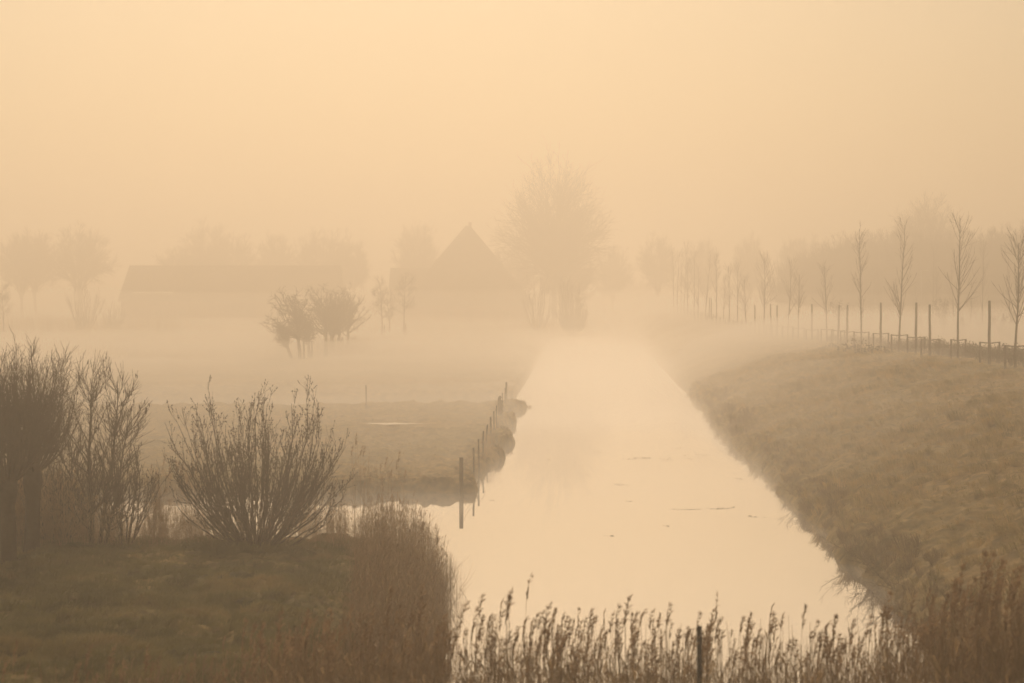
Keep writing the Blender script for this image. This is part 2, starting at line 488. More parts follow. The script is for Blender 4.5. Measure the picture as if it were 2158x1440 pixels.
def build_mist(mist_top, rows, dens):
    rows = rows if rows is not None else np.concatenate([np.arange(60, 260, 2.0), np.arange(260, 420, 5.0), np.geomspace(420, 900, 20)])
    c = np.linspace(-1, 1, 160)
    D, C = np.meshgrid(rows, c, indexing='ij')
    X = C * (D * 0.40 + 20)
    Z = np.maximum(mist_top(X, D), -0.7)
    nr, nc = D.shape
    top = np.stack([X, D, Z], -1).reshape(-1, 3)
    bot = np.stack([X, D, np.full_like(X, -1.4)], -1).reshape(-1, 3)
    N = nr * nc
    i = np.arange((nr - 1) * nc).reshape(nr - 1, nc)[:, :-1].ravel()
    Q = [np.stack([i, i + 1, i + nc + 1, i + nc], -1), np.stack([i, i + nc, i + nc + 1, i + 1], -1) + N]
    k = np.arange(nc - 1)
    Q.append(np.stack([k, k + N, k + 1 + N, k + 1], -1))
    k = np.arange(nc - 1) + (nr - 1) * nc
    Q.append(np.stack([k, k + 1, k + 1 + N, k + N], -1))
    k = np.arange(nr - 1) * nc
    Q.append(np.stack([k, k + nc, k + nc + N, k + N], -1))
    k = np.arange(nr - 1) * nc + nc - 1
    Q.append(np.stack([k, k + N, k + nc + N, k + nc], -1))
    o = link("ground_mist", mesh_data("ground_mist", np.concatenate([top, bot]), np.concatenate(Q)), volume_material("ground_mist", dens, (1.0, 0.98, 0.92), 0.65))
    tag(o, kind="stuff")

def veil_top(x, D):
    """a thin upper veil of the mist over the far fields, as high as the camera"""
    n = 0.5 * noise(x / 40.0, D / 25.0, 64) + 0.25 * noise(x / 15.0, D / 12.0, 65)
    return np.interp(D, [190, 225, 280, 340, 900], [-0.7, 2.6, 5.0, 6.2, 6.6]) + n * smooth(195, 260, D)

build_mist(mist_top, None, MIST_DENSITY)
build_mist(veil_top, np.concatenate([np.arange(188, 420, 4.0), np.geomspace(420, 950, 20)]), 0.0045)

# ------------------------------------------------------------------ farm
def prism_roof(g, x0, x1, y0, y1, ze, zr, rx0, rx1, thick=0.35):
    """roof with a ridge along X from rx0 to rx1 (hipped where the ridge is shorter), closed below"""
    ym = (y0 + y1) / 2
    V = [[x0, y0, ze], [x1, y0, ze], [x1, y1, ze], [x0, y1, ze], [rx0, ym, zr], [rx1, ym, zr],
         [x0, y0, ze - thick], [x1, y0, ze - thick], [x1, y1, ze - thick], [x0, y1, ze - thick]]
    g.add(V, [[0, 1, 5, 4], [2, 3, 4, 5], [0, 6, 7, 1], [1, 7, 8, 2], [2, 8, 9, 3], [3, 9, 6, 0], [6, 9, 8, 7]], [[1, 2, 5], [3, 0, 4]])

def farm():
    D = 405.0
    X = px_at(985, D); gzv = 0.3
    t = thing("farmhouse", "farmhouse with a tall pyramid roof and a side wing, half lost in fog", "farmhouse", (X, D + 11, gzv))
    g = Geo(); g.box((0, 0, 1.75), (20.6, 20.6, 4.1)); g.obj("wall", M_BRICK, t, False)
    g = Geo(); prism_roof(g, -11.4, 11.4, -11.4, 11.4, 3.9, 17.2, -0.5, 0.3); rf = g.obj("roof", M_TILE, t, False)
    g = Geo(); g.box((0.25, 0.2, 17.2), (0.55, 0.7, 1.0)); g.box((0.25, 0.2, 17.74), (0.68, 0.84, 0.12)); g.obj("chimney", M_BRICK, rf, False)
    wx0 = px_at(816, D) - X
    wg = Geo()
    wg.add([[wx0, -3, -0.3], [-8.2, -3, -0.3], [-8.2, 9, -0.3], [wx0, 9, -0.3], [wx0, -3, 6.6], [-8.2, -3, 6.6], [-8.2, 9, 6.6], [wx0, 9, 6.6], [wx0, 3, 9.7], [-8.2, 3, 9.7]],
           [[0, 1, 5, 4], [2, 3, 7, 6], [1, 2, 6, 5], [3, 0, 4, 7]], [[4, 8, 7], [5, 6, 9]])
    w = wg.obj("side_wing", M_BRICK, t, False)
    g = Geo()
    for sgn in (-1, 1):
        yo = 3 - sgn * 6.35
        g.add([[wx0 - 0.15, 3, 10.0], [-7.0, 3, 10.0], [-7.0, yo, 6.55], [wx0 - 0.15, yo, 6.55], [wx0 - 0.15, 3, 9.78], [-7.0, 3, 9.78], [-7.0, yo, 6.33], [wx0 - 0.15, yo, 6.33]],
              [[0, 1, 2, 3], [4, 7, 6, 5], [0, 3, 7, 4], [1, 5, 6, 2], [3, 2, 6, 7], [0, 4, 5, 1]])
    g.obj("roof", M_TILE, w, False)
    def window(par, x, y, z, wd, ht):
        g = Geo()
        for dx in (-wd / 2, 0, wd / 2): g.box((x + dx, y - 0.04, z), (0.09, 0.1, ht + 0.09))
        for dz in (-ht / 2, ht / 2): g.box((x, y - 0.05, z + dz), (wd + 0.1, 0.12, 0.1))
        f = g.obj("window", M_PALE, par, False)
        g = Geo(); g.box((x, y - 0.01, z), (wd, 0.05, ht)); g.obj("pane", M_GLASS, f, False)
    for x in (-6.5, -3.0, 3.0, 6.5):
        window(t, x, -10.3, 2.0, 1.1, 1.6)
    g = Geo(); g.box((0, -10.33, 1.2), (1.1, 0.1, 2.3)); g.box((0, -10.34, 2.5), (1.3, 0.12, 0.16)); g.obj("door", M_WOOD, t, False)
    for x in (-12.0, -9.6):
        window(w, x, -3.0, 3.2, 1.2, 1.4)
    # long barn
    D2 = 398.0
    xa, xb = px_at(249, D2), px_at(724, D2)
    Xc = (xa + xb) / 2; hl = (xb - xa) / 2
    b = thing("barn", "long low barn with an unbroken roof ridge and pale strip windows, in fog", "barn", (Xc, D2 + 7, 0.3))
    g = Geo(); g.box((0, 0, 2.1), (2 * hl - 0.8, 13.0, 4.8)); g.obj("wall", M_BRICK, b, False)
    g = Geo(); prism_roof(g, -hl, hl, -7.2, 7.2, 4.6, 10.3, -hl + 0.8, hl - 0.8); rf = g.obj("roof", M_TILE, b, False)
    s = D2 / F
    for (p0, p1) in ((278, 316), (320, 337), (340, 362)):
        x0, x1 = px_at(p0, D2) - Xc, px_at(p1, D2) - Xc
        yq = -7.2 + 7.2 * (5.75 - 4.6) / (10.3 - 4.6)
        g = Geo(); g.box(((x0 + x1) / 2, yq - 0.06, 5.78), (x1 - x0, 0.12, 0.22)); g.obj("strip_window", M_PALE, b, False)
    g = Geo(); g.box((2.0, -6.55, 1.9), (4.2, 0.14, 3.6)); g.box((2.0, -6.65, 3.8), (4.6, 0.1, 0.2)); g.obj("barn_door", M_WOOD, b, False)
    for x in (-12, -8, 8, 12):
        window(b, x, -6.5, 2.4, 1.4, 1.0)

farm()

# ------------------------------------------------------------------ bare trees
def ball_points(n, c, rad, r, lo=0.72, zmin=-0.55, jit=0.12):
    """points near the surface of an ellipsoid, evenly spread, none below zmin (of its height)"""
    k = np.arange(n) + 0.5
    z = zmin + (1 - zmin) * k / n
    a = k * 2.399963 + r.uniform(0, 6.28)
    q = np.sqrt(np.maximum(1 - z * z, 0))
    d = np.stack([q * np.cos(a), q * np.sin(a), z], -1)
    d = d + jit * r.normal(size=d.shape)
    return np.asarray(c) + d * r.uniform(lo, 1.0, (n, 1)) * np.asarray(rad)

def limbs_to(S, T, m, r, r0, r1, lift=0.3, jit=0.02):
    """branches arching from S to T"""
    n = len(T); L = np.linalg.norm(T - S, axis=1)[:, None]
    C = S * 0.55 + T * 0.45 + np.array([0, 0, 1.0]) * L * lift * r.uniform(-0.4, 1.0, (n, 1)) + 0.05 * L * r.normal(size=(n, 3))
    t = np.linspace(0, 1, m + 1)[None, :, None]
    P = S[:, None] * (1 - t) ** 2 + 2 * C[:, None] * t * (1 - t) + T[:, None] * t ** 2
    w = np.sin(np.linspace(0, np.pi, m + 1))[None, :, None] * 0.7 + 0.3
    P = P + r.normal(size=P.shape) * jit * L[:, None] * w * (t > 0)
    q = np.linspace(0, 1, m + 1)[None]
    return P, np.broadcast_to(np.asarray(r0, float), (n,))[:, None] * (1 - q) ** 0.8 + r1 * q

def tree_vase(seed, H=16.0, W=10.0, trunk=0.32, dens=1.0, twig=0.018, bh=None, lobes=None, limbs=64):
    """round headed bare tree, limbs fanning out of the trunk top; returns (trunk, crown) geometries"""
    r = np.random.default_rng(seed)
    tg, cg = Geo(), Geo()
    bh = H * 0.33 if bh is None else bh
    P, R = grow([[0, 0, -0.4]], [[0.03, 0, 1]], bh + 0.4, 6, 0.03, 0.1, trunk, trunk * 0.75, rng=r)
    tg.tubes(P, R, 7)
    lobes = lobes or [((0, 0, bh + (H - bh) * 0.52), (W / 2, W / 2, (H - bh) * 0.48), 1.0)]
    T = np.concatenate([ball_points(int(limbs * w), c, rd, r) for c, rd, w in lobes])
    n = len(T)
    # a few leaders, then limbs from the leaders
    top = P[0, -1]
    k = 6 if len(lobes) == 1 else 9
    Tl = np.concatenate([np.asarray(c) + np.asarray(rd) * np.array([[0.45 * np.cos(a), 0.45 * np.sin(a), 0.35 + 0.2 * r.normal()] for a in r.uniform(0, 6.28) + np.arange(max(2, k // len(lobes))) * 6.283 / max(2, k // len(lobes))]) for c, rd, w in lobes])
    LP, LR = limbs_to(np.repeat(top[None], len(Tl), 0) - np.array([0, 0, 1.0]) * r.uniform(0, 0.25 * bh, (len(Tl), 1)), Tl, 8, r, trunk * 0.5, 0.05, 0.12, 0.02)
    tg.tubes(LP, LR, 6)
    d2 = np.linalg.norm(T[:, None] - Tl[None], axis=2); near = d2.argmin(1)
    f = r.uniform(0.05, 0.85, n) * 8; i = np.minimum(f.astype(int), 7); w = (f - i)[:, None]
    S = LP[near, i] * (1 - w) + LP[near, i + 1] * w
    L1, R1 = limbs_to(S, T, 7, r, trunk * 0.2, twig, 0.08, 0.02)
    cg.tubes(L1, R1, 4)
    L2, R2 = kids(L1, R1, int(13 * dens), 0.25, 1.0, 34, 12, 0.09 * H, 0.17 * H, 0.35, 4, 0.08, 0.04, 0.5, twig * 0.8, rmin=twig, rng=r)
    cg.tubes(L2, R2, 3)
    L3, R3 = kids(L2, R2, int(4 * dens), 0.2, 1.0, 34, 12, 0.045 * H, 0.085 * H, 0.3, 3, 0.1, 0.03, 0.7, twig * 0.6, rmin=twig * 0.85, rng=r)
    cg.tubes(L3, R3, 3)
    return tg, cg

def put_tree(gs, name, label, cat, loc, group=None, rz=0.0, sc=1.0):
    t = thing(name, label, cat, loc, group, rz, sc)
    gs[0].obj("trunk", M_BARK, t); gs[1].obj("crown", M_TWIG, t)
    return t

def far_trees():
    D = 430.0
    a = tree_vase(1, 16.0, 9.4, dens=1.25, twig=0.022)
    b = tree_vase(2, 16.0, 9.0, dens=1.25, twig=0.022)
    grpL = "round bare trees beyond the reeds"
    def base(px, D): x = px_at(px, D); return (x, D, 0.4)
    H = lambda py, D: (CAMH + (HZ - py) * D / F) - 0.4
    A = put_tree(a, "bare_tree", "bare tree with a straight trunk at the photo edge, one of two touching crowns", "tree", base(46, D), grpL, 0.3, H(498, D) / 16)
    B = put_tree(b, "bare_tree", "bare tree whose crown merges with the one at the very photo edge", "tree", base(76, D + 6), grpL, 1.0, H(495, D + 6) / 16)
    dup(A, base(170, D - 6), "round bare tree with a broad crown standing alone between the twin trees and the barn", grpL, 2.0, (1.12, 1.12, H(485, D - 6) / 16))
    c = tree_vase(3, 14.0, 11.0, dens=1.3, twig=0.022)
    grpB = "bare trees behind the barn"
    Cc = put_tree(c, "bare_tree", "bare tree low behind the barn roof, first beyond its slanted end", "tree", base(382, 470), grpB, 0.0, 1.0)
    for px, py, w, D2, src, lab in ((437, 478, 1.15, 480, A, "tallest bare crown rising behind the barn roof"), (490, 496, 1.0, 474, Cc, "bushy bare crown beside the tallest one behind the barn roof"),
                                    (582, 498, 0.85, 480, B, "narrow see-through bare crown over the middle of the barn roof"),
                                    (680, 486, 1.15, 470, Cc, "wide bare crown over the far end of the barn roof"),
                                    (742, 512, 0.75, 462, A, "ragged bare tree hanging over the end of the barn towards the farmhouse"),
                                    (880, 478, 1.0, 470, B, "bare tree behind the side wing of the farmhouse")):
        h = H(py, D2) / (14.0 if src is Cc else 16.0)
        dup(src, base(px, D2), lab, grpB, px * 0.7, (w, w, h))
    big = tree_vase(7, 27.0, 17.5, 0.5, 0.72, 0.025, 6.5, [((0.3, 0, 19.0), (6.4, 6.0, 7.6), 1.0), ((-4.2, 0, 14.5), (5.0, 5.0, 6.5), 0.7), ((4.6, 1, 14.0), (4.6, 5.0, 6.5), 0.7), ((0.5, 0, 10.5), (5.5, 5.0, 4.5), 0.5)], 95)
    put_tree(big, "bare_tree", "tallest bare tree in view, a great rounded crown beside the farmhouse roof", "tree", base(1168, 392), None, 0.4, (1.07, 1.07, 1.06 * H(345, 392) / 27))
    low = tree_vase(8, 14, 11, dens=1.3, bh=3.0, limbs=80)
    grpM = "low bare trees around the tallest tree"
    Lw = put_tree(low, "bare_tree", "dense low bare tree in front of the tallest tree's trunk", "tree", base(1195, 400), grpM, 0.0, (0.95, 0.95, H(530, 400) / 14))
    dup(Lw, base(1085, 440), "low bare tree squeezed between the farmhouse roof and the tallest tree", grpM, 1.0, (0.8, 0.8, H(510, 440) / 14))
    dup(Lw, base(1290, 470), "small faint bare tree at the outer foot of the tallest tree", grpM, 2.0, (0.75, 0.75, H(515, 470) / 14))
    grpR = "vase shaped bare trees along the far lane"
    names = ["first", "second", "third", "fourth", "fifth", "sixth"]
    for i, (px, py, w) in enumerate(((1385, 503, 0.95), (1480, 510, 0.9), (1580, 505, 0.85), (1672, 507, 0.85), (1712, 507, 0.95), (1782, 511, 0.8))):
        src = (A, B)[i % 2]; D3 = 445.0 + 5 * i
        dup(src, base(px, D3), f"faint vase shaped tree on the far lane, {names[i]} from the canal", grpR, px * 1.3, (w * 0.8, w * 0.8, H(py, D3) / 16))
    # the far wood at the right as one mass
    wg = Geo()
    r = np.random.default_rng(5)
    Vs = []
    for g in (a[1], c[1], low[1]):
        Vs.append(g.arrays())
    prof_x = [1690, 1730, 1760, 1830, 1870, 2030, 2050, 2100, 2158, 2300, 2450]
    prof_y = [520, 503, 490, 470, 470, 475, 470, 462, 450, 450, 470]
    for i, px in enumerate(np.arange(1700, 2420, 27)):
        for k in range(2):
            D4 = 335 + r.uniform(0, 26) + 16 * k
            V, T = Vs[r.integers(0, 3)]
            h = H(np.interp(px, prof_x, prof_y) + k * 25, D4) / V[:, 2].max()
            ca, sa = np.cos(i * 1.7), np.sin(i * 1.7)
            W = np.stack([(V[:, 0] * ca - V[:, 1] * sa) * 0.85 + px_at(px + r.uniform(-12, 12), D4), (V[:, 0] * sa + V[:, 1] * ca) * 0.85 + D4, V[:, 2] * h], -1)
            wg.add(W, None, T)
            if k == 0:   # trunks and undergrowth twigs of the wood
                n = 260
                S = np.stack([px_at(px, D4) + r.uniform(-6, 6, n), D4 + r.uniform(-3, 3, n), np.full(n, 0.2)], -1)
                P, R = grow(S, np.array([0, 0, 1.0]) + 0.25 * r.normal(size=(n, 3)), r.uniform(3, 12, n), 3, 0.12, 0.1, 0.09, 0.03, rng=r)
                wg.tubes(P, R, 3)
    tag(wg.obj("woodland", M_TWIG), kind="stuff")
    dm = tree_vase(9, 24, 17, 0.45, 1.4, 0.024, 7.0, None, 110)
    put_tree(dm, "bare_tree", "broad domed bare tree standing above the dim wood behind the young tree row", "tree", base(1950, 380), None, 0.0, (0.68, 0.68, H(427, 380) / 24))
    # low hedge beyond the lane
    hg = Geo(); n = 6000
    px = r.uniform(1270, 1900, n); D5 = r.uniform(600, 640, n)
    S = np.stack([px_at(px, D5), D5, np.full(n, 0.3)], -1)
    P, R = grow(S, np.array([0, 0, 1.0]) + 0.3 * r.normal(size=(n, 3)), r.uniform(2.5, 9.5, n), 3, 0.15, 0.1, 0.07, 0.03, rng=r)
    hg.tubes(P, R, 3)
    tag(hg.obj("treeline", M_TWIG), kind="stuff")

far_trees()

# --------- wind-trimmed hawthorns of the mid-distance clump
def hawthorn(seed, H=6.0, W=4.5, lean=(0, 0), dens=1.0, wind=-0.12, low=0.40):
    r = np.random.default_rng(seed)
    tg, cg = Geo(), Geo()
    P, R = grow([[0, 0, -0.3]], [[lean[0], lean[1], 1]], H * 0.62, 7, 0.05, 0.05, 0.17, 0.08, rng=r)
    tg.tubes(P, R, 7)
    zc = H * (low + 1) / 2; hz = H * (1 - low) / 2
    off = np.array([lean[0] * H * 0.5 + wind * 3.0, 0, 0])
    lobes = [(off + [0, 0, zc], (W / 2, W / 2, hz), 13), (off + [-W * 0.2, 0, zc + hz * 0.45], (W * 0.32, W * 0.35, hz * 0.55), 6), (off + [W * 0.16, 0.2, zc + hz * 0.4], (W * 0.3, W * 0.35, hz * 0.55), 6), (off + [-W * 0.30, 0, zc - hz * 0.55], (W * 0.30, W * 0.35, hz * 0.35), 8), (off + [W * 0.26, 0.1, zc - hz * 0.5], (W * 0.26, W * 0.3, hz * 0.35), 5)]
    T = np.concatenate([ball_points(n, c, rd, r, 0.45, -0.95, 0.22) for c, rd, n in lobes])
    n = len(T)
    f = np.clip((T[:, 2] / H - low * 0.9) / (1 - low), 0, 1) * 0.45 + 0.42 + r.uniform(-0.06, 0.1, n); f = np.clip(f, 0.4, 0.99) * 7
    i = np.minimum(f.astype(int), 6); w = (f - i)[:, None]
    S = P[0, i] * (1 - w) + P[0, i + 1] * w
    L1, R1 = limbs_to(S, T, 7, r, 0.055, 0.012, 0.10, 0.05)
    tg.tubes(L1, R1, 5)
    up = (wind * 1.5, 0, 0.6)
    L2, R2 = kids(L1, R1, int(17 * dens), 0.3, 1.0, 46, 18, 0.4, 0.9, 0.3, 4, 0.16, 0.07, 0.5, 0.010, up, 0.012, r)
    cg.tubes(L2, R2, 3)
    L3, R3 = kids(L2, R2, int(5 * dens), 0.1, 1.0, 50, 18, 0.22, 0.5, 0.3, 3, 0.18, 0.07, 0.6, 0.008, up, 0.0105, r)
    cg.tubes(L3, R3, 3)
    return tg, cg

def guard_stake(g, x, y, h, r=0.07):
    P = np.array([[x, y, -0.3], [x + 0.01, y, h * 0.5], [x - 0.01, y, h]]); g.tubes(P, np.array([r, r * 0.97, r * 0.93]), 7)

def mid_clump():
    grp = "hawthorns in the misty pasture"
    def loc(px, D): x = px_at(px, D); return (x, D, gz(x, D))
    put_tree(hawthorn(21, 6.4, 4.9, (-0.17, 0), 0.85, -0.08, 0.33), "hawthorn", "dark wind-swept hawthorn, the broadest of the pasture clump", "tree", loc(634, 203), grp)
    put_tree(hawthorn(22, 3.4, 1.6, (-0.33, 0.05), 0.35), "hawthorn", "slanting thin hawthorn leaning out beneath the broadest one", "tree", loc(618, 206), grp)
    h3 = put_tree(hawthorn(23, 4.2, 2.4, (-0.05, 0), 0.6), "hawthorn", "small hawthorn half hidden behind the broadest one, its stake beside it", "tree", loc(653, 214), grp)
    h4 = put_tree(hawthorn(24, 6.9, 3.4, (0.0, 0), 0.75, -0.1, 0.40), "hawthorn", "tall hawthorn with a straight bare trunk in the middle of the clump", "tree", loc(684, 221), grp)
    dup(h3, loc(700, 230), "hawthorn behind the tall straight one, standing in a two post guard", grp, 1.9, 1.4)
    dup(h4, loc(716, 238), "hawthorn with a wide tree guard around its foot at the rear of the clump", grp, 2.4, 0.98)
    g = hawthorn(26, 7.0, 3.8, (0, 0), 0.5, 0.08, 0.32)
    put_tree(g, "hawthorn", "thin open tree with a spire top at the outer end of the hawthorn clump", "tree", loc(735, 246), grp)
    gg = "wooden stakes at the pasture hawthorns"
    for px, D, h, two, lab in ((640, 202.5, 1.6, False, "dark stake against the trunk of the broadest hawthorn"), (657, 213, 1.5, False, "stake beside the small half hidden hawthorn"),
                               (689, 220, 1.5, False, "stake at the foot of the tall straight hawthorn"), (704, 229, 1.5, True, "pair of stakes around the hawthorn behind the tall one"),
                               (721, 237, 1.6, True, "broad boarded stakes at the rearmost hawthorn")):
        x, y, z = loc(px, D)
        g = Geo(); guard_stake(g, 0, 0, h, 0.085)
        if two:
            guard_stake(g, -0.45, 0.1, h * 0.95, 0.085); g.box((-0.22, 0.0, h * 0.8), (0.6, 0.05, 0.16))
        o = g.obj("tree_stake", M_WOOD); o.location = (x, y, z)
        tag(o, lab, "stake", gg)
    # tall dead stems behind the clump
    r = np.random.default_rng(8); g = Geo(); n = 420
    px = r.uniform(655, 780, n); D = 225 + r.uniform(0, 22, n)
    X = px_at(px, D); S = np.stack([X, D, ground_h(X, D) - 0.1], -1)
    P, R = grow(S, np.array([0, 0, 1.0]) + 0.08 * r.normal(size=(n, 3)), r.uniform(0.8, 1.9, n), 3, 0.05, 0.05, 0.016, 0.008, rng=r)
    g.tubes(P, R, 3); tag(g.obj("dead_stems_undergrowth", M_REED), kind="stuff")
    # slender trees between clump and farmhouse
    grp = "slender trees before the farmhouse"
    def slender(seed, H, W):
        r = np.random.default_rng(seed); tg, cg = Geo(), Geo()
        P, R = grow([[0, 0, -0.3]], [[0, 0, 1]], H + 0.3, 8, 0.03, 0.1, 0.11, 0.02, rng=r); tg.tubes(P, R, 6)
        L1, R1 = kids(P, R, 26, 0.4, 0.97, 58, 12, W * 0.45, W * 0.6, 0.45, 5, 0.1, 0.08, 0.5, 0.012, rmin=0.018, rng=r); tg.tubes(L1, R1, 4)
        L2, R2 = kids(L1, R1, 8, 0.2, 1.0, 45, 15, 0.5, 1.0, 0.3, 3, 0.12, 0.05, 0.6, 0.008, rmin=0.010, rng=r); cg.tubes(L2, R2, 3)
        L3, R3 = kids(L2, R2, 3, 0.2, 1.0, 45, 15, 0.25, 0.5, 0.3, 2, 0.12, 0.05, 0.7, 0.007, rmin=0.009, rng=r); cg.tubes(L3, R3, 3)
        return tg, cg
    s1 = put_tree(slender(31, 7.0, 3.6), "bare_tree", "slender bare tree nearest the hawthorns, one of three before the farmhouse", "tree", loc(806, 290), grp)
    dup(s1, loc(822, 300), "smallest slender tree, in the middle of the three before the farmhouse", grp, 1.2, 0.8)
    put_tree(slender(33, 7.6, 4.4), "bare_tree", "slender bare tree with a wide crown in front of the farmhouse side wing", "tree", loc(851, 296), grp)
    dup(s1, loc(8, 300), "small bare tree at the very edge of the photo, in front of the reed bed", grp, 2.2, (0.95, 0.95, 0.9))
    gg = "stakes at the slender trees"
    for px, D, lab in ((810, 289.5, "stake at the first slender tree before the farmhouse"), (855, 295.5, "stake at the wide crowned slender tree before the side wing")):
        x, y, z = loc(px, D); g = Geo(); guard_stake(g, 0, 0, 2.0, 0.08); o = g.obj("tree_stake", M_WOOD); o.location = (x, y, z); tag(o, lab, "stake", gg)

mid_clump()

# --------- many-stemmed bushes
def bush(seed, H, W, stems=26, dens=1.0, twig=0.006, r0=0.03, bow=0.10, buds=0, spread=52, sub=14, subl=(0.5, 1.1), sub2=5, zmin=0.0, trop=0.15):
    """many stems arching from one foot to a dome, with twigs and bud clad tips; returns (stems, crown)"""
    r = np.random.default_rng(seed)
    sg, tg = Geo(), Geo()
    T = ball_points(stems, (0, 0, H * 0.42), (W / 2, W / 2, H * 0.56), r, 0.7, zmin)
    az = np.arctan2(T[:, 1], T[:, 0])
    S = np.stack([0.05 * W * np.cos(az) * r.uniform(0.2, 1.4, stems), 0.05 * W * np.sin(az), np.full(stems, -0.12)], -1)
    L = np.linalg.norm(T - S, axis=1)[:, None]
    out = np.stack([np.cos(az), np.sin(az), 0 * az], -1)
    C = S + (T - S) * 0.5 + out * L * 0.10 * r.uniform(0.0, 1.3, (stems, 1)) - np.array([0, 0, 1.0]) * L * bow * 0.6 + 0.04 * L * r.normal(size=(stems, 3))
    t = np.linspace(0, 1, 10)[None, :, None]
    P = S[:, None] * (1 - t) ** 2 + 2 * C[:, None] * t * (1 - t) + T[:, None] * t ** 2
    P = P + r.normal(size=P.shape) * 0.008 * L[:, None] * np.sqrt(t)
    q = np.linspace(0, 1, 10)[None]
    R = r0 * r.uniform(0.45, 1.2, (stems, 1)) * (1 - q) ** 0.7 + 0.004
    sg.tubes(P, R, 5)
    L2, R2 = kids(P, R, int(sub * dens), 0.25, 1.0, 24, 9, subl[0], subl[1], 0.3, 6, 0.05, trop, 0.5, 0.004, rmin=twig, rng=r)
    tg.tubes(L2, R2, 3)
    tips = [L2]
    if sub2:
        L3, R3 = kids(L2, R2, sub2, 0.15, 0.95, 30, 10, subl[0] * 0.4, subl[1] * 0.5, 0.3, 4, 0.08, 0.12, 0.7, 0.003, rmin=twig * 0.8, rng=r)
        tg.tubes(L3, R3, 3); tips.append(L3)
    for Tp in tips if buds else ():
        n, m, _ = Tp.shape
        k = r.integers(0, n, buds * n)
        tt = 1 - 0.65 * r.uniform(0, 1, len(k)) ** 1.3
        f = tt * (m - 1); i = np.minimum(f.astype(int), m - 2); w = (f - i)[:, None]
        c = Tp[k, i] * (1 - w) + Tp[k, i + 1] * w
        dd = nrm(nrm(Tp[k, i + 1] - Tp[k, i]) + 0.5 * r.normal(size=c.shape))
        Pb = np.stack([c, c + dd * 0.022, c + dd * 0.045], 1)
        tg.tubes(Pb, np.tile([0.004, 0.0105, 0.003], (len(c), 1)), 4)
    return sg, tg

def put_bush(gs, name, label, cat, loc, group=None, rz=0.0, sc=1.0):
    t = thing(name, label, cat, loc, group, rz, sc)
    gs[0].obj("stems", M_BARK, t); gs[1].obj("crown", M_TWIG, t)
    return t

def gloc(px, D):
    x = px_at(px, D)
    return (x, D, gz(x, D))

def pollard(seed, H, W, headz):
    r = np.random.default_rng(seed); tg, cg = Geo(), Geo()
    P, R = grow([[0, 0, -0.3]], [[0.02, 0, 1]], headz + 0.3, 7, 0.03, 0.1, 0.19, 0.17, rng=r)
    R = R + 0.015 * r.normal(size=R.shape); R[0, 0] = 0.26; R[0, -2] = 0.24; R[0, -1] = 0.20
    tg.tubes(P, R, 10)
    n = 84
    az = r.uniform(0, 2 * np.pi, n); el = np.radians(60 * np.sqrt(r.uniform(0, 1, n)))
    d = np.stack([np.cos(az) * np.sin(el), np.sin(az) * np.sin(el), np.cos(el)], -1)
    S = P[0, -1] + 0.20 * d * np.array([1, 1, 0.6]) - np.array([0, 0, 0.15])
    L = (H - headz) * r.uniform(0.45, 1.0, n)
    L1, R1 = grow(S, d, L, 8, 0.055, 0.15, r.uniform(0.011, 0.028, n), 0.004, rng=r)
    cg.tubes(L1, R1, 4)
    L2, R2 = kids(L1, R1, 9, 0.15, 0.95, 24, 9, 0.4, 1.0, 0.45, 5, 0.07, 0.12, 0.5, 0.004, rmin=0.006, rng=r); cg.tubes(L2, R2, 3)
    L3, R3 = kids(L2, R2, 3, 0.1, 0.95, 35, 12, 0.2, 0.5, 0.3, 3, 0.1, 0.06, 0.6, 0.003, rmin=0.0045, rng=r); cg.tubes(L3, R3, 3)
    return tg, cg

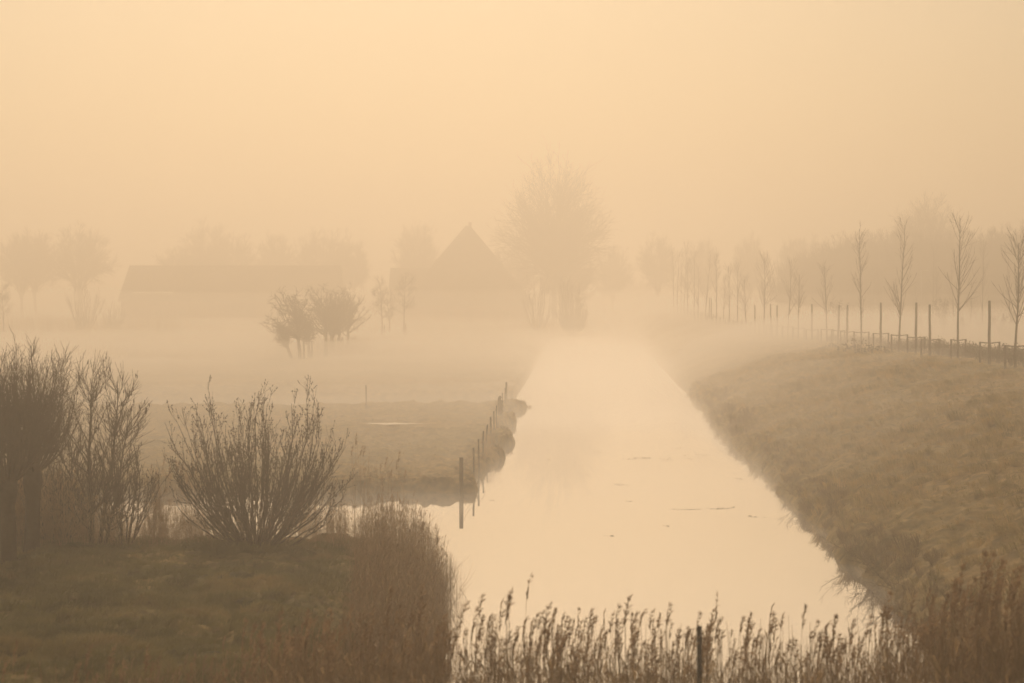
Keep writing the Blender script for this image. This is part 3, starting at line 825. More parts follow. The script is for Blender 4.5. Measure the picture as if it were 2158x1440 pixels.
def left_bushes():
    grp = "pollard willows on the near meadow"
    put_tree(pollard(41, 5.2, 3, 1.95), "pollard_willow", "pollard willow with a dense broom of shoots, cut by the photo edge", "tree", gloc(16, 54), grp)
    put_tree(pollard(42, 5.0, 3, 1.95), "pollard_willow", "pollard willow with a whole thick trunk, standing beside the one at the photo edge", "tree", gloc(64, 56), grp)
    put_tree(pollard(43, 5.0, 3, 1.9), "pollard_willow", "pollard willow outside the picture edge, only its shoots reach in", "tree", gloc(-70, 57), grp)
    # alder with catkins
    r = np.random.default_rng(44); tg, cg, kg = Geo(), Geo(), Geo()
    P, R = grow([[-0.05, 0, -0.2], [0.1, 0.05, -0.2], [0.22, 0, -0.2], [0.0, 0.2, -0.2]], [[-0.05, 0, 1], [0.1, 0, 1], [0.3, 0, 1], [-0.3, 0.1, 1]], [4.2, 4.0, 3.3, 3.0], 9, 0.05, 0.05, [0.07, 0.06, 0.05, 0.045], 0.008, rng=r)
    tg.tubes(P, R, 7)
    L1, R1 = kids(P, R, 28, 0.14, 0.97, 38, 10, 0.9, 1.8, 0.5, 6, 0.08, 0.10, 0.5, 0.005, rmin=0.010, rng=r); tg.tubes(L1, R1, 4)
    L2, R2 = kids(L1, R1, 10, 0.2, 1.0, 34, 12, 0.35, 0.8, 0.3, 4, 0.09, 0.08, 0.55, 0.003, rmin=0.006, rng=r); cg.tubes(L2, R2, 3)
    k = r.integers(0, len(L2), 260); c = L2[k, -2] + 0.03 * r.normal(size=(260, 3))
    Pk = np.stack([c, c - [0, 0, 0.03], c - [0, 0, 0.075], c - [0, 0, 0.10]], 1); kg.tubes(Pk, np.tile([0.003, 0.011, 0.011, 0.003], (260, 1)), 4)
    cg.add(np.concatenate(kg.V), np.concatenate(kg.Q))
    t = put_tree((tg, cg), "alder", "open many-stemmed alder hung with catkins between the willows and the round bush", "tree", gloc(196, 58.2))
    b2 = bush(45, 2.7, 2.3, 16, 1.0, 0.005, 0.018, 0.08, 1, 48, 10, (0.4, 0.9), 3, 0.1)
    put_bush(b2, "shrub", "thin straggling shrub leaning out over the ditch beside the catkin alder", "shrub", gloc(262, 58.6))
    b3 = bush(46, 2.3, 2.6, 22, 1.0, 0.005, 0.02, 0.08, 0, 50, 12, (0.4, 0.9), 4)
    put_bush(b3, "shrub", "tangled dark shrub filling the gap behind the pollard willow trunks", "shrub", gloc(118, 59.2))
    b4 = bush(52, 2.0, 2.6, 24, 1.0, 0.006, 0.02, 0.08, 0, 50, 12, (0.4, 0.9), 4)
    put_bush(b4, "shrub", "low twiggy shrub glimpsed between the two pollard willow trunks", "shrub", gloc(36, 59.4))
    main = bush(47, 3.95, 4.6, 105, 1.0, 0.0042, 0.021, 0.13, 2, 62, 9, (0.35, 0.9), 3, -0.25, 0.14)
    put_bush(main, "willow_bush", "wide dome shaped bush of bud clad stems standing alone on the ditch edge", "bush", gloc(541, 57.6))
    # far bushes
    grp = "bushes along the misty reed line"
    put_bush(bush(48, 7.4, 6.0, 26, 1.0, 0.014, 0.05, 0.04, 0, 34, 9, (0.8, 1.8), 3, 0.2), "bush", "upright bare bush growing out of the reed bed before the barn end", "bush", gloc(178, 328), grp)
    put_bush(bush(49, 4.8, 4.0, 18, 1.0, 0.012, 0.04, 0.04, 0, 34, 8, (0.7, 1.4), 3, 0.2), "bush", "faint low bush in the reeds under the slanted barn end", "bush", gloc(240, 332), grp)
    put_bush(bush(50, 8.8, 5.6, 22, 1.0, 0.014, 0.05, 0.03, 0, 30, 8, (0.9, 2.0), 2, 0.25), "bush", "open upright bush of long bare stems where the canal fades out", "bush", gloc(1133, 325), grp)
    put_bush(bush(51, 8.0, 3.9, 80, 1.4, 0.016, 0.05, 0.10, 0, 42, 12, (0.7, 1.4), 4, -0.5), "bush", "dense egg shaped bush beside the open upright one on the canal", "bush", gloc(1205, 314), grp)

left_bushes()

# ------------------------------------------------------------------ young trees, bare poles and guards on the dike
def row_pt(k):
    return 115.0 + 7.1 * (k - 2)

def young_tree(seed, H, crownz, W, dense=1.0):
    r = np.random.default_rng(seed); tg, cg = Geo(), Geo()
    P, R = grow([[0, 0, -0.25]], [[0.01, 0, 1]], H + 0.25, 14, 0.018, 0.08, 0.068, 0.012, rng=r)
    tg.tubes(P, R, 7)
    n = int(34 * dense)
    t0 = crownz / H
    L1, R1 = kids(P, R, n, t0, 0.96, 36, 9, W * 0.85, W * 1.25, 0.72, 7, 0.05, 0.055, 0.33, 0.005, rmin=0.0085, rng=r)
    cg.tubes(L1, R1, 4)
    L2, R2 = kids(L1, R1, 4, 0.25, 0.95, 28, 9, 0.3, 0.75, 0.4, 4, 0.07, 0.06, 0.55, 0.0035, rmin=0.0055, rng=r)
    cg.tubes(L2, R2, 3)
    L3, R3 = kids(P, R, 30, t0, 1.0, 34, 10, 0.25, 0.6, 0.4, 3, 0.06, 0.05, 0.3, 0.004, rmin=0.006, rng=r)
    cg.tubes(L3, R3, 3)
    return tg, cg

ORD = ["", "first", "second", "third", "fourth", "fifth", "sixth", "seventh", "eighth", "ninth", "tenth", "eleventh", "twelfth", "thirteenth", "fourteenth", "fifteenth", "sixteenth",
       "seventeenth", "eighteenth", "nineteenth", "twentieth", "twenty-first", "twenty-second", "twenty-third", "twenty-fourth", "twenty-fifth", "twenty-sixth", "twenty-seventh",
       "twenty-eighth", "twenty-ninth", "thirtieth", "thirty-first", "thirty-second", "thirty-third"]

def tree_row():
    row = [(2140, 't', 720, 512), (2085, 'p', 720, 634), (2019, 't', 712, 460), (1960, 'p', 712, 642), (1930, 'p', 710, 638), (1895, 't', 707, 473), (1856, 'p', 700, 638), (1815, 't', 701, 482),
           (1785, 'p', 700, 643), (1766, 'p', 697, 643), (1743, 't', 695, 560), (1711, 'p', 696, 641), (1682, 't', 692, 580), (1660, 't', 689, 548), (1638, 'p', 687, 644), (1625, 'p', 687, 641),
           (1610, 't', 685, 545), (1591, 'p', 684, 643), (1573, 't', 681, 590), (1554, 't', 679, 555), (1537, 't', 675, 560), (1525, 't', 671, 580), (1510, 't', 666, 530), (1499, 'p', 663, 629),
           (1495, 'p', 663, 628), (1485, 't', 660, 535), (1472, 't', 657, 560), (1462, 't', 655, 530), (1450, 't', 652, 555), (1441, 't', 650, 520), (1435, 't', 648, 540), (1427, 't', 645, 530), (1420, 't', 643, 530)]
    variants = []
    grpT, grpP, grpG = "young trees along the dike", "bare poles along the dike", "tree guards along the dike"
    gsrc = psrc = None
    nt = npole = 0
    r = np.random.default_rng(77)
    for k, (px, kind, rail, top) in enumerate(row, 1):
        D = row_pt(k); x = px_at(px, D)
        zr = z_at(rail, D); zb = zr - 0.95
        zg = gz(x, D); zb = min(zb, zg + 0.05) if k < 20 else zg
        zt = z_at(top, D); h = zt - zb
        loc = (x, D, zb)
        if kind == 't':
            nt += 1
            lab = f"young bare tree, {ORD[nt]} tree from the near end of the dike row"
            if nt <= 6:
                p = [(5.2, 1.85, 2.5, 1.3), (7.1, 2.0, 2.9, 0.9), (6.6, 1.8, 2.1, 0.95), (6.9, 1.8, 1.9, 1.1), (5.0, 1.9, 2.0, 0.8), (4.4, 1.9, 2.1, 0.7)][nt - 1]
                o = put_tree(young_tree(60 + nt, *p), "young_tree", lab, "tree", loc, grpT, 0.0, (1, 1, h / p[0]))
                variants.append((o, p[0]))
            else:
                o, hh = variants[(nt * 5 + nt // 3) % len(variants)]
                wd = r.uniform(0.7, 1.15)
                o = dup(o, loc, lab, grpT, k * 1.9, (wd, wd, h / hh))
                o.rotation_euler = (r.normal(0, 0.018), r.normal(0, 0.018), k * 1.9)
        else:
            npole += 1
            lab = f"bare upright pole, {ORD[npole]} pole from the near end of the dike row"
            if psrc is None:
                g = Geo()
                P = np.array([[0, 0, -0.3], [0.012, 0, 0.6], [-0.01, 0, 1.3], [0.012, 0, 2.0], [0.0, 0, 2.9]]); g.tubes(P, np.array([0.074, 0.070, 0.072, 0.066, 0.062]), 8)
                psrc = g.obj("tree_pole", M_BARK); tag(psrc, lab, "pole", grpP); psrc.location = loc; psrc.scale = (1, 1, h / 2.9)
            else:
                o = psrc.copy(); COL.objects.link(o); o["label"] = lab; o.location = loc; o.scale = (1, 1, h / 2.9); o.rotation_euler = (0, r.normal(0, 0.02), k)
        what = f"{ORD[nt]} young tree" if kind == 't' else f"{ORD[npole]} bare pole"
        lab = f"wooden post and rail guard at the {what} of the dike row"
        gl = (x, D - 0.12, zb)
        if gsrc is None:
            gsrc = thing("tree_guard", lab, "tree guard", gl, grpG)
            for sx in (-0.47, 0.47):
                g = Geo(); g.tubes(np.array([[sx, 0, -0.5], [sx, 0, 0.5], [sx * 1.01, 0, 1.0]]), np.array([0.055, 0.053, 0.05]), 7); g.obj("post", M_WOOD, gsrc)
            g = Geo()
            for sx in (-1, 1):
                P = np.array([[sx * 0.5, -0.03, 0.985], [sx * 0.22, 0.02, 0.955], [-sx * 0.03, 0.06, 0.93 - 0.004 * sx]]); g.tubes(P, np.array([0.03, 0.03, 0.03]), 6)
            g.obj("rail", M_WOOD, gsrc)
        else:
            dup(gsrc, gl, lab, grpG, r.normal(0, 0.18), (0.97 + r.uniform(-0.05, 0.07), 1, 1))
    # second row farther back
    grp2, grpg2 = "young trees of the rear row", "tree guards of the rear row"
    k2 = 0
    for px, rail, top, D in ((2132, 690, 560, 225), (2070, 683, 505, 242), (2046, 682, 595, 250), (2012, 679, 560, 256), (1972, 676, 570, 268), (1966, 674, 520, 282), (1935, 672, 600, 296), (1882, 668, 585, 310), (1850, 664, 560, 330), (1838, 661, 590, 350)):
        k2 += 1
        x = px_at(px, D); zb = max(z_at(rail, D) - 0.95, 1.0)
        zb = gz(x, D) if abs(gz(x, D) - zb) < 0.4 else zb
        h = z_at(top, D) - zb
        o, hh = variants[1 + k2 % 3]
        dup(o, (x, D, zb), f"faint young tree behind the dike path, {ORD[k2]} of the rear row", grp2, k2 * 2.1, (0.85, 0.85, h / hh))
        dup(gsrc, (x, D - 0.12, zb), f"faint post and rail guard at the {ORD[k2]} tree of the rear row", grpg2, 0.1 * k2)

tree_row()

def dike_plants():
    r = np.random.default_rng(91)
    # leaf clump prototypes
    def clump(n, w, h, leaf, seed):
        q = np.random.default_rng(seed); g = Geo()
        P, R = grow(np.zeros((9, 3)), np.stack([q.normal(0, 0.5, 9), q.normal(0, 0.5, 9), np.ones(9)], -1), h * 0.9, 3, 0.15, 0.1, 0.012, 0.004, rng=q); g.tubes(P, R, 3)
        th = q.uniform(0, 2 * np.pi, n); rr = w * np.sqrt(q.uniform(0, 1, n)); zz = h * (1 - (rr / w) ** 2 * 0.6) * q.uniform(0.25, 1.08, n)
        c = np.stack([rr * np.cos(th), rr * np.sin(th), zz], -1)
        a = nrm(q.normal(size=(n, 3))) * leaf; b = nrm(np.cross(a, q.normal(size=(n, 3)))) * leaf * 0.55
        V = np.stack([c - a, c + b, c + a, c - b], 1).reshape(-1, 3)
        i = np.arange(n) * 4
        g.add(V, np.stack([i, i + 1, i + 2, i + 3], -1))
        return g.arrays()
    protos = [clump(90, 0.45, 0.85, 0.055, s) for s in range(6)]
    n = 900
    D = r.uniform(88, 200, n) ** 1.0
    u = np.interp(D, RD, RU) + r.uniform(0.25, 3.6, n)
    keep = r.uniform(0, 1, n) < np.interp(D, [88, 150, 175, 200], [1, 1, 0.35, 0.1]) * (0.75 + 0.6 * noise(D * 0.25, 2.0, 93)); D = D[keep]; u = u[keep]; n = len(D)
    X = u + TAN * D
    g = Geo(); scatter(protos, X, D, ground_h(X, D) - 0.05, r.uniform(0, 6.28, n), r.uniform(0.4, 1.02, n) * np.interp(D, [88, 150, 200], [1.05, 1.0, 0.7]), g, rng=r)
    tag(g.obj("undergrowth", M_LEAF), kind="stuff")
    grp = "dark brambles on the brow of the dike"
    mats = [clump(170, 0.9, 0.5, 0.06, 20 + s) for s in range(3)]
    for i, (px, py, D, sc, lab) in enumerate(((1805, 735, 148, 1.35, "dark bramble with a raised tip on the brow of the dike"), (1842, 742, 141, 1.3, "low dark bramble mound beside the tipped one on the dike brow"),
                                              (1760, 730, 160, 1.2, "paler bramble in the mist behind the two dark ones"), (1938, 753, 124, 0.6, "small dark tuft beside the path under the guard rails"),
                                              (1915, 752, 126, 0.35, "tiny flat tuft on the path, next to the small dark one"))):
        x = px_at(px, D); V, T = mats[i % 3]
        o = link("bramble_bush", mesh_data("bramble_bush", V * [sc, sc, sc * (1.3 if i == 0 else 0.9)], None, T), M_LEAF)
        o.location = (x, D, gz(x, D) - 0.03); tag(o, lab, "bramble", grp)
    # leafy shrubs and small upright conifers behind the rows
    grp = "leafy shrubs behind the dike path"
    def leafy(seed, H, W):
        q = np.random.default_rng(seed); sg, lg = Geo(), Geo()
        P, R = grow(np.zeros((7, 3)), np.stack([q.normal(0, 0.2, 7), q.normal(0, 0.2, 7), np.ones(7)], -1), H, 6, 0.07, 0.08, 0.03, 0.006, rng=q); sg.tubes(P, R, 4)
        L, R2 = kids(P, R, 12, 0.2, 1, 45, 12, W * 0.3, W * 0.5, 0.4, 3, 0.1, 0.05, 0.5, 0.006, rmin=0.01, rng=q); sg.tubes(L, R2, 3)
        n = 420; c = L[q.integers(0, len(L), n), q.integers(1, 4, n)] + 0.08 * q.normal(size=(n, 3))
        a = nrm(q.normal(size=(n, 3))) * 0.08; b = nrm(np.cross(a, q.normal(size=(n, 3)))) * 0.05
        i = np.arange(n) * 4
        lg.add(np.stack([c - a, c + b, c + a, c - b], 1).reshape(-1, 3), np.stack([i, i + 1, i + 2, i + 3], -1))
        return sg, lg
    for seed, px, D, H, W, lab in ((1, 1988, 236, 3.6, 2.2, "leaf-holding slim shrub between the two dike rows, the tallest of its kind"), (2, 2113, 210, 2.0, 2.2, "round leaf-holding shrub low beneath the first young tree"),
                                   (3, 1768, 270, 2.8, 2.2, "pale leaf-holding shrub in the mist behind the bare poles")):
        t = thing("leafy_shrub", lab, "shrub", gloc(px, D), grp); sg, lg = leafy(seed, H, W); sg.obj("stems", M_BARK, t); lg.obj("leaves", M_LEAF, t)
    grp = "small upright conifers in the rear field"
    c0 = None
    for px, D, h, lab in ((1867, 262, 1.8, "small upright conifer, the smallest of the four in the rear field"), (1939, 250, 2.0, "small upright conifer beneath the street lamp"), (2027, 228, 2.1, "slim upright conifer close to the tall second young tree"), (2137, 222, 2.6, "thickest upright conifer behind the first young tree")):
        if c0 is None:
            q = np.random.default_rng(6); g = Geo(); n = 900
            zz = q.uniform(0, 1, n); rr = 0.27 * (1 - zz ** 2.5) * np.sqrt(q.uniform(0.2, 1, n)) + 0.02; th = q.uniform(0, 6.28, n)
            c = np.stack([rr * np.cos(th), rr * np.sin(th), zz], -1); a = nrm(np.stack([np.cos(th), np.sin(th), np.full(n, 1.4)], -1)) * 0.06; b = nrm(np.cross(a, q.normal(size=(n, 3)))) * 0.03
            i = np.arange(n) * 4; g.add(np.stack([c - a, c + b, c + a, c - b], 1).reshape(-1, 3), np.stack([i, i + 1, i + 2, i + 3], -1))
            tk = Geo(); tk.tubes(np.array([[0, 0, -0.1], [0, 0, 0.5], [0, 0, 0.95]]), np.array([0.03, 0.02, 0.005]), 5)
            c0 = thing("conifer", lab, "conifer", gloc(px, D), grp, 0, (h * 0.75, h * 0.75, h)); tk.obj("trunk", M_BARK, c0); g.obj("foliage", M_LEAF, c0)
        else:
            dup(c0, gloc(px, D), lab, grp, px, (h * 0.75, h * 0.75, h))
    # street lamp
    D = 330.0; x, y, z = gloc(1941, D); ht = z_at(570, D) - z
    t = thing("street_lamp", "thin street lamp with a short bent arm, dim in the fog behind the dike rows", "street lamp", (x, y, z))
    g = Geo(); g.tubes(np.array([[0, 0, -0.3], [0, 0, ht * 0.5], [0, 0, ht - 0.05]]), np.array([0.10, 0.08, 0.06]), 8); g.obj("pole", M_METAL, t)
    g = Geo(); g.tubes(np.array([[0, 0, ht - 0.12], [0.12, 0, ht - 0.02], [0.45, 0, ht + 0.02]]), np.array([0.05, 0.05, 0.045]), 6); g.obj("arm", M_METAL, t)
    g = Geo(); g.box((0.68, 0, ht + 0.02), (0.55, 0.22, 0.11), 0, -0.05); g.box((0.70, 0, ht - 0.05), (0.36, 0.16, 0.05), 0, -0.05); g.obj("lamp_head", M_METAL, t)

dike_plants()

# ------------------------------------------------------------------ bank fence and lone posts
def fence():
    pts = [(972, 965, 82.0, 0.072, 1.22, 0), (998, 944, 86.7, 0.035, 1.22, 0), (1008.7, 926, 91.0, 0.034, 1.25, 0), (1019, 909, 96.5, 0.034, 1.25, 0), (1025.5, 895, 101.5, 0.034, 1.24, 0), (1034, 879, 107.0, 0.04, 1.24, 0),
           (1041, 867, 112.0, 0.035, 1.24, 0), (1046.5, 855, 117.6, 0.035, 1.24, 0), (1052.5, 839, 125.6, 0.085, 1.24, 1), (1058.5, 828, 132.0, 0.035, 1.3, 0), (1064.5, 818, 138.0, 0.045, 1.4, 0), (1067, 806, 141.0, 0.06, 1.45, 0)]
    x0 = px_at(972, 82)
    t = thing("bank_fence", "run-down fence of thin posts and loose wires along the ragged canal bank", "fence", (x0, 82.0, 0.0))
    tops = []
    r = np.random.default_rng(3)
    for px, top, D, rad, h, thick in pts:
        x = px_at(px, D) - x0; y = D - 82.0; zt = z_at(top, D)
        g = Geo()
        wob = 0.012 if rad < 0.05 else 0.0
        P = np.array([[x, y, -0.85], [x, y, 0.2], [x + r.normal(0, wob + 1e-6), y, zt * 0.6], [x + r.normal(0, wob + 1e-6), y, zt]])
        R = np.array([rad, rad, rad * 0.98, rad * 0.95])
        g.tubes(P, R, 8)
        if thick:
            g.tubes(np.array([[x + 0.13, y, -0.5], [x + 0.10, y, zt - 0.25]]), np.array([0.05, 0.05]), 7)
            for dz in (0.15, 0.38, 0.62): g.tubes(np.array([[x + 0.05, y, zt - dz], [x + 0.14, y - 0.03, zt - dz - 0.03], [x + 0.2, y, zt - dz - 0.08]]), np.array([0.045, 0.06, 0.03]), 6)
            g.tubes(np.array([[x - 0.02, y, zt - 0.02], [x + 0.04, y, zt + 0.05], [x + 0.1, y, zt]]), np.array([0.08, 0.085, 0.05]), 7)
        g.obj("post", M_WOOD, t)
        tops.append((x, y, zt))
    g = Geo()
    for lev in (0.12, 0.42, 0.72):
        for a, b in zip(tops[:-1], tops[1:]):
            if b[1] > 45 and lev > 0.5:
                continue
            s = np.linspace(0, 1, 9)[:, None]
            P = np.array([a[0], a[1], a[2] - lev])[None] * (1 - s) + np.array([b[0], b[1], b[2] - lev])[None] * s
            P[:, 2] -= (0.10 + 0.25 * r.uniform()) * 4 * (s * (1 - s))[:, 0]
            P[:, 0] += 0.15 * r.normal() * 4 * (s * (1 - s))[:, 0]
            g.tubes(P, np.full(9, 0.006), 4)
    g.obj("wire", M_REED, t)
    D = 131.0; x, y, z = gloc(771, D)
    g = Geo(); g.tubes(np.array([[0, 0, -0.3], [0.01, 0, 0.5], [0, 0, z_at(812, D) - z]]), np.array([0.028, 0.028, 0.026]), 7); o = g.obj("field_stake", M_WOOD); o.location = (x, y, z)
    tag(o, "thin lone stake standing in the pasture at the far ditch edge", "stake")
    D = 28.6; x = px_at(1475, D)
    g = Geo(); zt = z_at(1322, D)
    g.tubes(np.array([[0, 0, -0.7], [0.004, 0, 0.8], [0, 0, zt]]), np.array([0.033, 0.032, 0.031]), 8); o = g.obj("wooden_post", M_WOOD); o.location = (x, D, 0)
    tag(o, "dark square-topped post standing alone among the front reeds", "post")

fence()

# ------------------------------------------------------------------ reeds and grasses (uncountable)
def reed_proto(seed, h=2.1, plume=True, leaves=4, detail=True, rad=0.0045):
    q = np.random.default_rng(seed); g = Geo(); pg = Geo()
    P, R = grow([[0, 0, 0]], [[q.normal(0, 0.05), q.normal(0, 0.05), 1]], h * q.uniform(0.9, 1.1), 5, 0.02, 0.02, rad, rad * 0.5, rng=q)
    g.tubes(P, R, 3)
    P = P[0]
    for k in range(leaves):
        i = q.integers(1, 5); c = P[i]; az = q.uniform(0, 6.28); L = q.uniform(0.25, 0.55); w = 0.0075
        d = np.array([np.cos(az), np.sin(az), 0]); sd = np.array([-d[1], d[0], 0]) * w
        p1 = c + d * L * 0.35 + [0, 0, L * 0.45]; p2 = c + d * L * 0.85 + [0, 0, L * q.uniform(-0.1, 0.5)]
        g.add([c - sd * 0.5, c + sd * 0.5, p1 + sd, p1 - sd, p2], [[0, 1, 2, 3]], [[3, 2, 4]])
    if plume:
        top = P[-1]; az = q.uniform(-0.8, 0.8); dr = np.array([np.cos(az), np.sin(az), 0])
        n = 42 if detail else 14
        L = q.uniform(0.16, 0.30); fat = q.uniform(0.012, 0.028)
        for k in range(n):
            t = q.uniform(0, 1); c = top + dr * (0.5 * t ** 2) * L * q.uniform(0.3, 0.7) + np.array([0, 0, L * (t - 0.3)])
            w = fat * math.sin(math.pi * min(0.97, 0.10 + 0.8 * t)) + 0.003
            off = q.normal(size=3) * w * np.array([1, 1, 0.3])
            e = c + off * 0.9 + dr * 0.012 + np.array([0, 0, q.uniform(0.012, 0.045)])
            sd = nrm(np.cross(e - c, q.normal(size=3))) * (0.0055 if detail else 0.012)
            pg.add([c - sd, c + sd, e + sd * 0.5, e - sd * 0.5], [[0, 1, 2, 3]])
    out = [g.arrays()]
    out.append(pg.arrays() if pg.n else None)
    return out

class Reeds:
    def __init__(s, seed):
        s.r = np.random.default_rng(seed); s.st, s.pl = Geo(), Geo()
    def put(s, protos, X, Y, Z, sc, lean=0.06):
        n = len(X); yaw = s.r.uniform(-1.0, 1.0, n); ln = s.r.normal(0, lean, (n, 2))
        pick = s.r.integers(0, len(protos), n); sc = np.broadcast_to(sc, (n,))
        for p, (a, b) in enumerate(protos):
            w = pick == p
            if not w.any(): continue
            scatter([a], X[w], Y[w], Z[w], yaw[w], sc[w], s.st, ln[w], s.r)
            if b is not None:
                scatter([b], X[w], Y[w], Z[w], yaw[w], sc[w], s.pl, ln[w], s.r)
    def done(s, name):
        o = s.st.obj(name, M_REED, None, False); tag(o, kind="stuff")
        if s.pl.n:
            o2 = s.pl.obj("plumes", M_PLUME, o, False); tag(o2, kind="stuff")
        return o

def reeds():
    near = [reed_proto(s, 2.1, True, 5) for s in range(10)] 
    leafy = [reed_proto(50 + s, 1.8, False, 5) for s in range(8)]
    # front belt at the bridge foot
    R = Reeds(1); r = R.r
    n = 6400
    D = r.uniform(28.0, 38.0, n); u = r.uniform(-7.0, 8.2, n)
    X = u + TAN * D
    pxs = 1079 + X / D * F
    tp = np.interp(pxs, [430, 540, 600, 700, 800, 940, 1050, 1250, 1500, 1700, 1850, 1920, 2000, 2158], [1405, 1362, 1342, 1325, 1310, 1318, 1322, 1318, 1328, 1335, 1332, 1300, 1268, 1235])
    tp = tp + np.abs(r.normal(0, 78, n)) - 8 + 14 * noise(pxs * 0.02, D * 0.8, 14) - np.where(r.uniform(0, 1, n) < 0.02, 30, 0)
    k = (tp < 1500) & (r.uniform(0, 1, n) < np.interp(pxs, [430, 560, 700, 800, 1000, 1300, 1800, 1930, 2158], [0.5, 1.0, 1.0, 0.9, 0.68, 0.64, 0.68, 0.85, 0.9]))
    D, X, tp, pxs = D[k], X[k], tp[k], pxs[k]
    sc = (z_at(tp, D) + 0.15) / 2.2
    pl = r.uniform(0, 1, len(X)) < 0.27
    Z = np.full(len(X), -0.15)
    R.put(near, X[pl], D[pl], Z[pl], sc[pl], 0.045); R.put(leafy, X[~pl], D[~pl], Z[~pl], sc[~pl] * 1.15, 0.06)
    # chosen tall heads
    hp = np.array([[575, 1352], [612, 1318], [635, 1322], [1103, 1250], [1207, 1255], [1250, 1262], [1338, 1240], [1408, 1290], [1452, 1285], [1000, 1290], [1610, 1290], [1640, 1290], [1700, 1300], [1290, 1295], [2080, 1218], [2145, 1210], [1790, 1285], [560, 1400], [655, 1380]])
    Dh = r.uniform(31, 35, len(hp)); Xh = px_at(hp[:, 0], Dh); zt = z_at(hp[:, 1], Dh)
    R.put([reed_proto(s, 2.1, True, 2) for s in (80, 81, 82, 83)], Xh, Dh, np.full(len(hp), -0.15), (zt + 0.1) / 2.25, 0.02)
    R.done("reeds")
    # reed clump on the corner of ditch and canal
    R = Reeds(2); r = R.r
    n = 4600
    D = r.uniform(42, 60.0, n); u = r.uniform(-6.6, -2.5, n)
    X = u + TAN * D; px = 1079 + X / D * F
    lo = 728 + 10 * noise(D * 0.9, 1.0, 4)
    k = (px > lo) & (px < 966 + 22 * noise(D * 1.1, 6.0, 12))
    D, X, px = D[k], X[k], px[k]
    Z = np.maximum(ground_h(X, D), -0.25)
    topy = np.interp(px, [720, 745, 770, 820, 870, 900, 925, 950, 975, 995], [1150, 1100, 1072, 1056, 1072, 1098, 1140, 1200, 1270, 1330])
    hmax = np.maximum(z_at(topy, 56.0) - Z, 0.5)
    sc = np.minimum(hmax, 2.2) / 2.15 * r.uniform(0.6, 1.0, len(X))
    pl = r.uniform(0, 1, len(X)) < 0.35
    R.put([reed_proto(s, 2.1, True, 4, True, 0.006) for s in range(100, 108)], X[pl], D[pl], Z[pl], sc[pl], 0.05)
    R.put([reed_proto(s, 2.1, False, 6, True, 0.006) for s in range(110, 118)], X[~pl], D[~pl], Z[~pl], sc[~pl], 0.06)
    # stems bowing out over the water
    n = 90; D = r.uniform(44, 56, n); u = r.uniform(-3.6, -2.9, n); X = u + TAN * D
    P, Rr = grow(np.stack([X, D, np.zeros(n)], -1), np.stack([r.uniform(-0.2, 0.9, n) ** 3, r.normal(0, 0.2, n), np.ones(n) * 0.9], -1), r.uniform(0.5, 1.3, n), 4, 0.08, -0.05, 0.006, 0.002, rng=r)
    R.st.tubes(P, Rr, 3)
    R.done("reeds")
    # weeds and reeds along the near ditch
    R = Reeds(3); r = R.r
    n = 6800
    px = r.uniform(-60, 735, n); D = r.uniform(57.2, 63.2, n); X = px_at(px, D); Z = np.maximum(ground_h(X, D), -0.2)
    hs = np.interp(px, [-60, 60, 150, 300, 420, 480, 560, 620, 660, 735], [0.9, 1.0, 0.9, 0.66, 0.56, 0.48, 0.5, 0.55, 0.6, 0.65]) * (0.8 + 0.45 * noise(px * 0.03, 1.5, 3)) * r.uniform(0.5, 1.1, n)
    k = r.uniform(0, 1, n) < np.interp(px, [60, 420, 470, 560, 640, 735], [0.9, 0.55, 0.4, 0.2, 0.4, 0.6]); px, D, X, Z, hs = px[k], D[k], X[k], Z[k], hs[k]
    R.put([reed_proto(s, 2.0, False, 8, True, 0.005) for s in range(120, 128)], X, D, Z, np.maximum(hs, 0.12), 0.12)
    # taller sparse stems
    for a, b, n, h in ((300, 430, 90, 0.95), (745, 850, 34, 1.12), (640, 730, 40, 0.7)):
        px = r.uniform(a, b, n); D = r.uniform(59, 62, n); X = px_at(px, D)
        R.put([reed_proto(s, 2.1, s % 2 == 0, 3, True, 0.005) for s in range(130, 138)], X, D, np.maximum(ground_h(X, D), -0.2), h * r.uniform(0.6, 1.05, n), 0.05)
    R.done("reeds")
    # far reed bed and rough grass tops, in the mist
    R = Reeds(4); r = R.r
    far = [reed_proto(s, 2.3, True, 3, False, 0.016) for s in range(140, 146)]
    n = 3600; px = np.concatenate([r.uniform(-60, 380, n // 2), r.uniform(380, 1080, n // 4), r.uniform(1050, 1250, n // 4)]); D = r.uniform(312, 345, len(px)); X = px_at(px, D)
    hs = np.interp(px, [-60, 60, 180, 360, 500, 900, 1080, 1120, 1230, 1260], [1.0, 1.05, 0.95, 0.9, 0.55, 0.5, 0.55, 0.9, 0.8, 0.3])
    R.put(far, X, D, ground_h(X, D) - 0.1, hs * r.uniform(0.7, 1.1, len(px)), 0.06)
    mid = [reed_proto(s, 1.2, True, 3, False, 0.009) for s in range(150, 156)]
    n = 900; px = r.normal(400, 130, n); D = r.uniform(172, 204, n); X = px_at(px, D)
    R.put(mid, X, D, ground_h(X, D) - 0.1, r.uniform(0.15, 0.7, n) * (0.7 + 0.6 * noise(px * 0.02, 3.0, 8)), 0.2)
    n = 260; px = r.uniform(780, 1130, n); D = r.uniform(156, 168, n); X = px_at(px, D); k = (X - TAN * D) < -4.7; X, D = X[k], D[k]
    R.put(mid, X, D, ground_h(X, D) - 0.1, r.uniform(0.15, 0.5, len(X)), 0.2)
    n = 170; px = r.uniform(1022, 1056, n); D = r.uniform(94, 106, n); X = px_at(px, D); k = (X - TAN * D) < -3.3; X, D = X[k], D[k]
    R.put(leafy, X, D, ground_h(X, D) - 0.1, r.uniform(0.3, 0.5, len(X)), 0.12)
    R.done("reeds")

reeds()

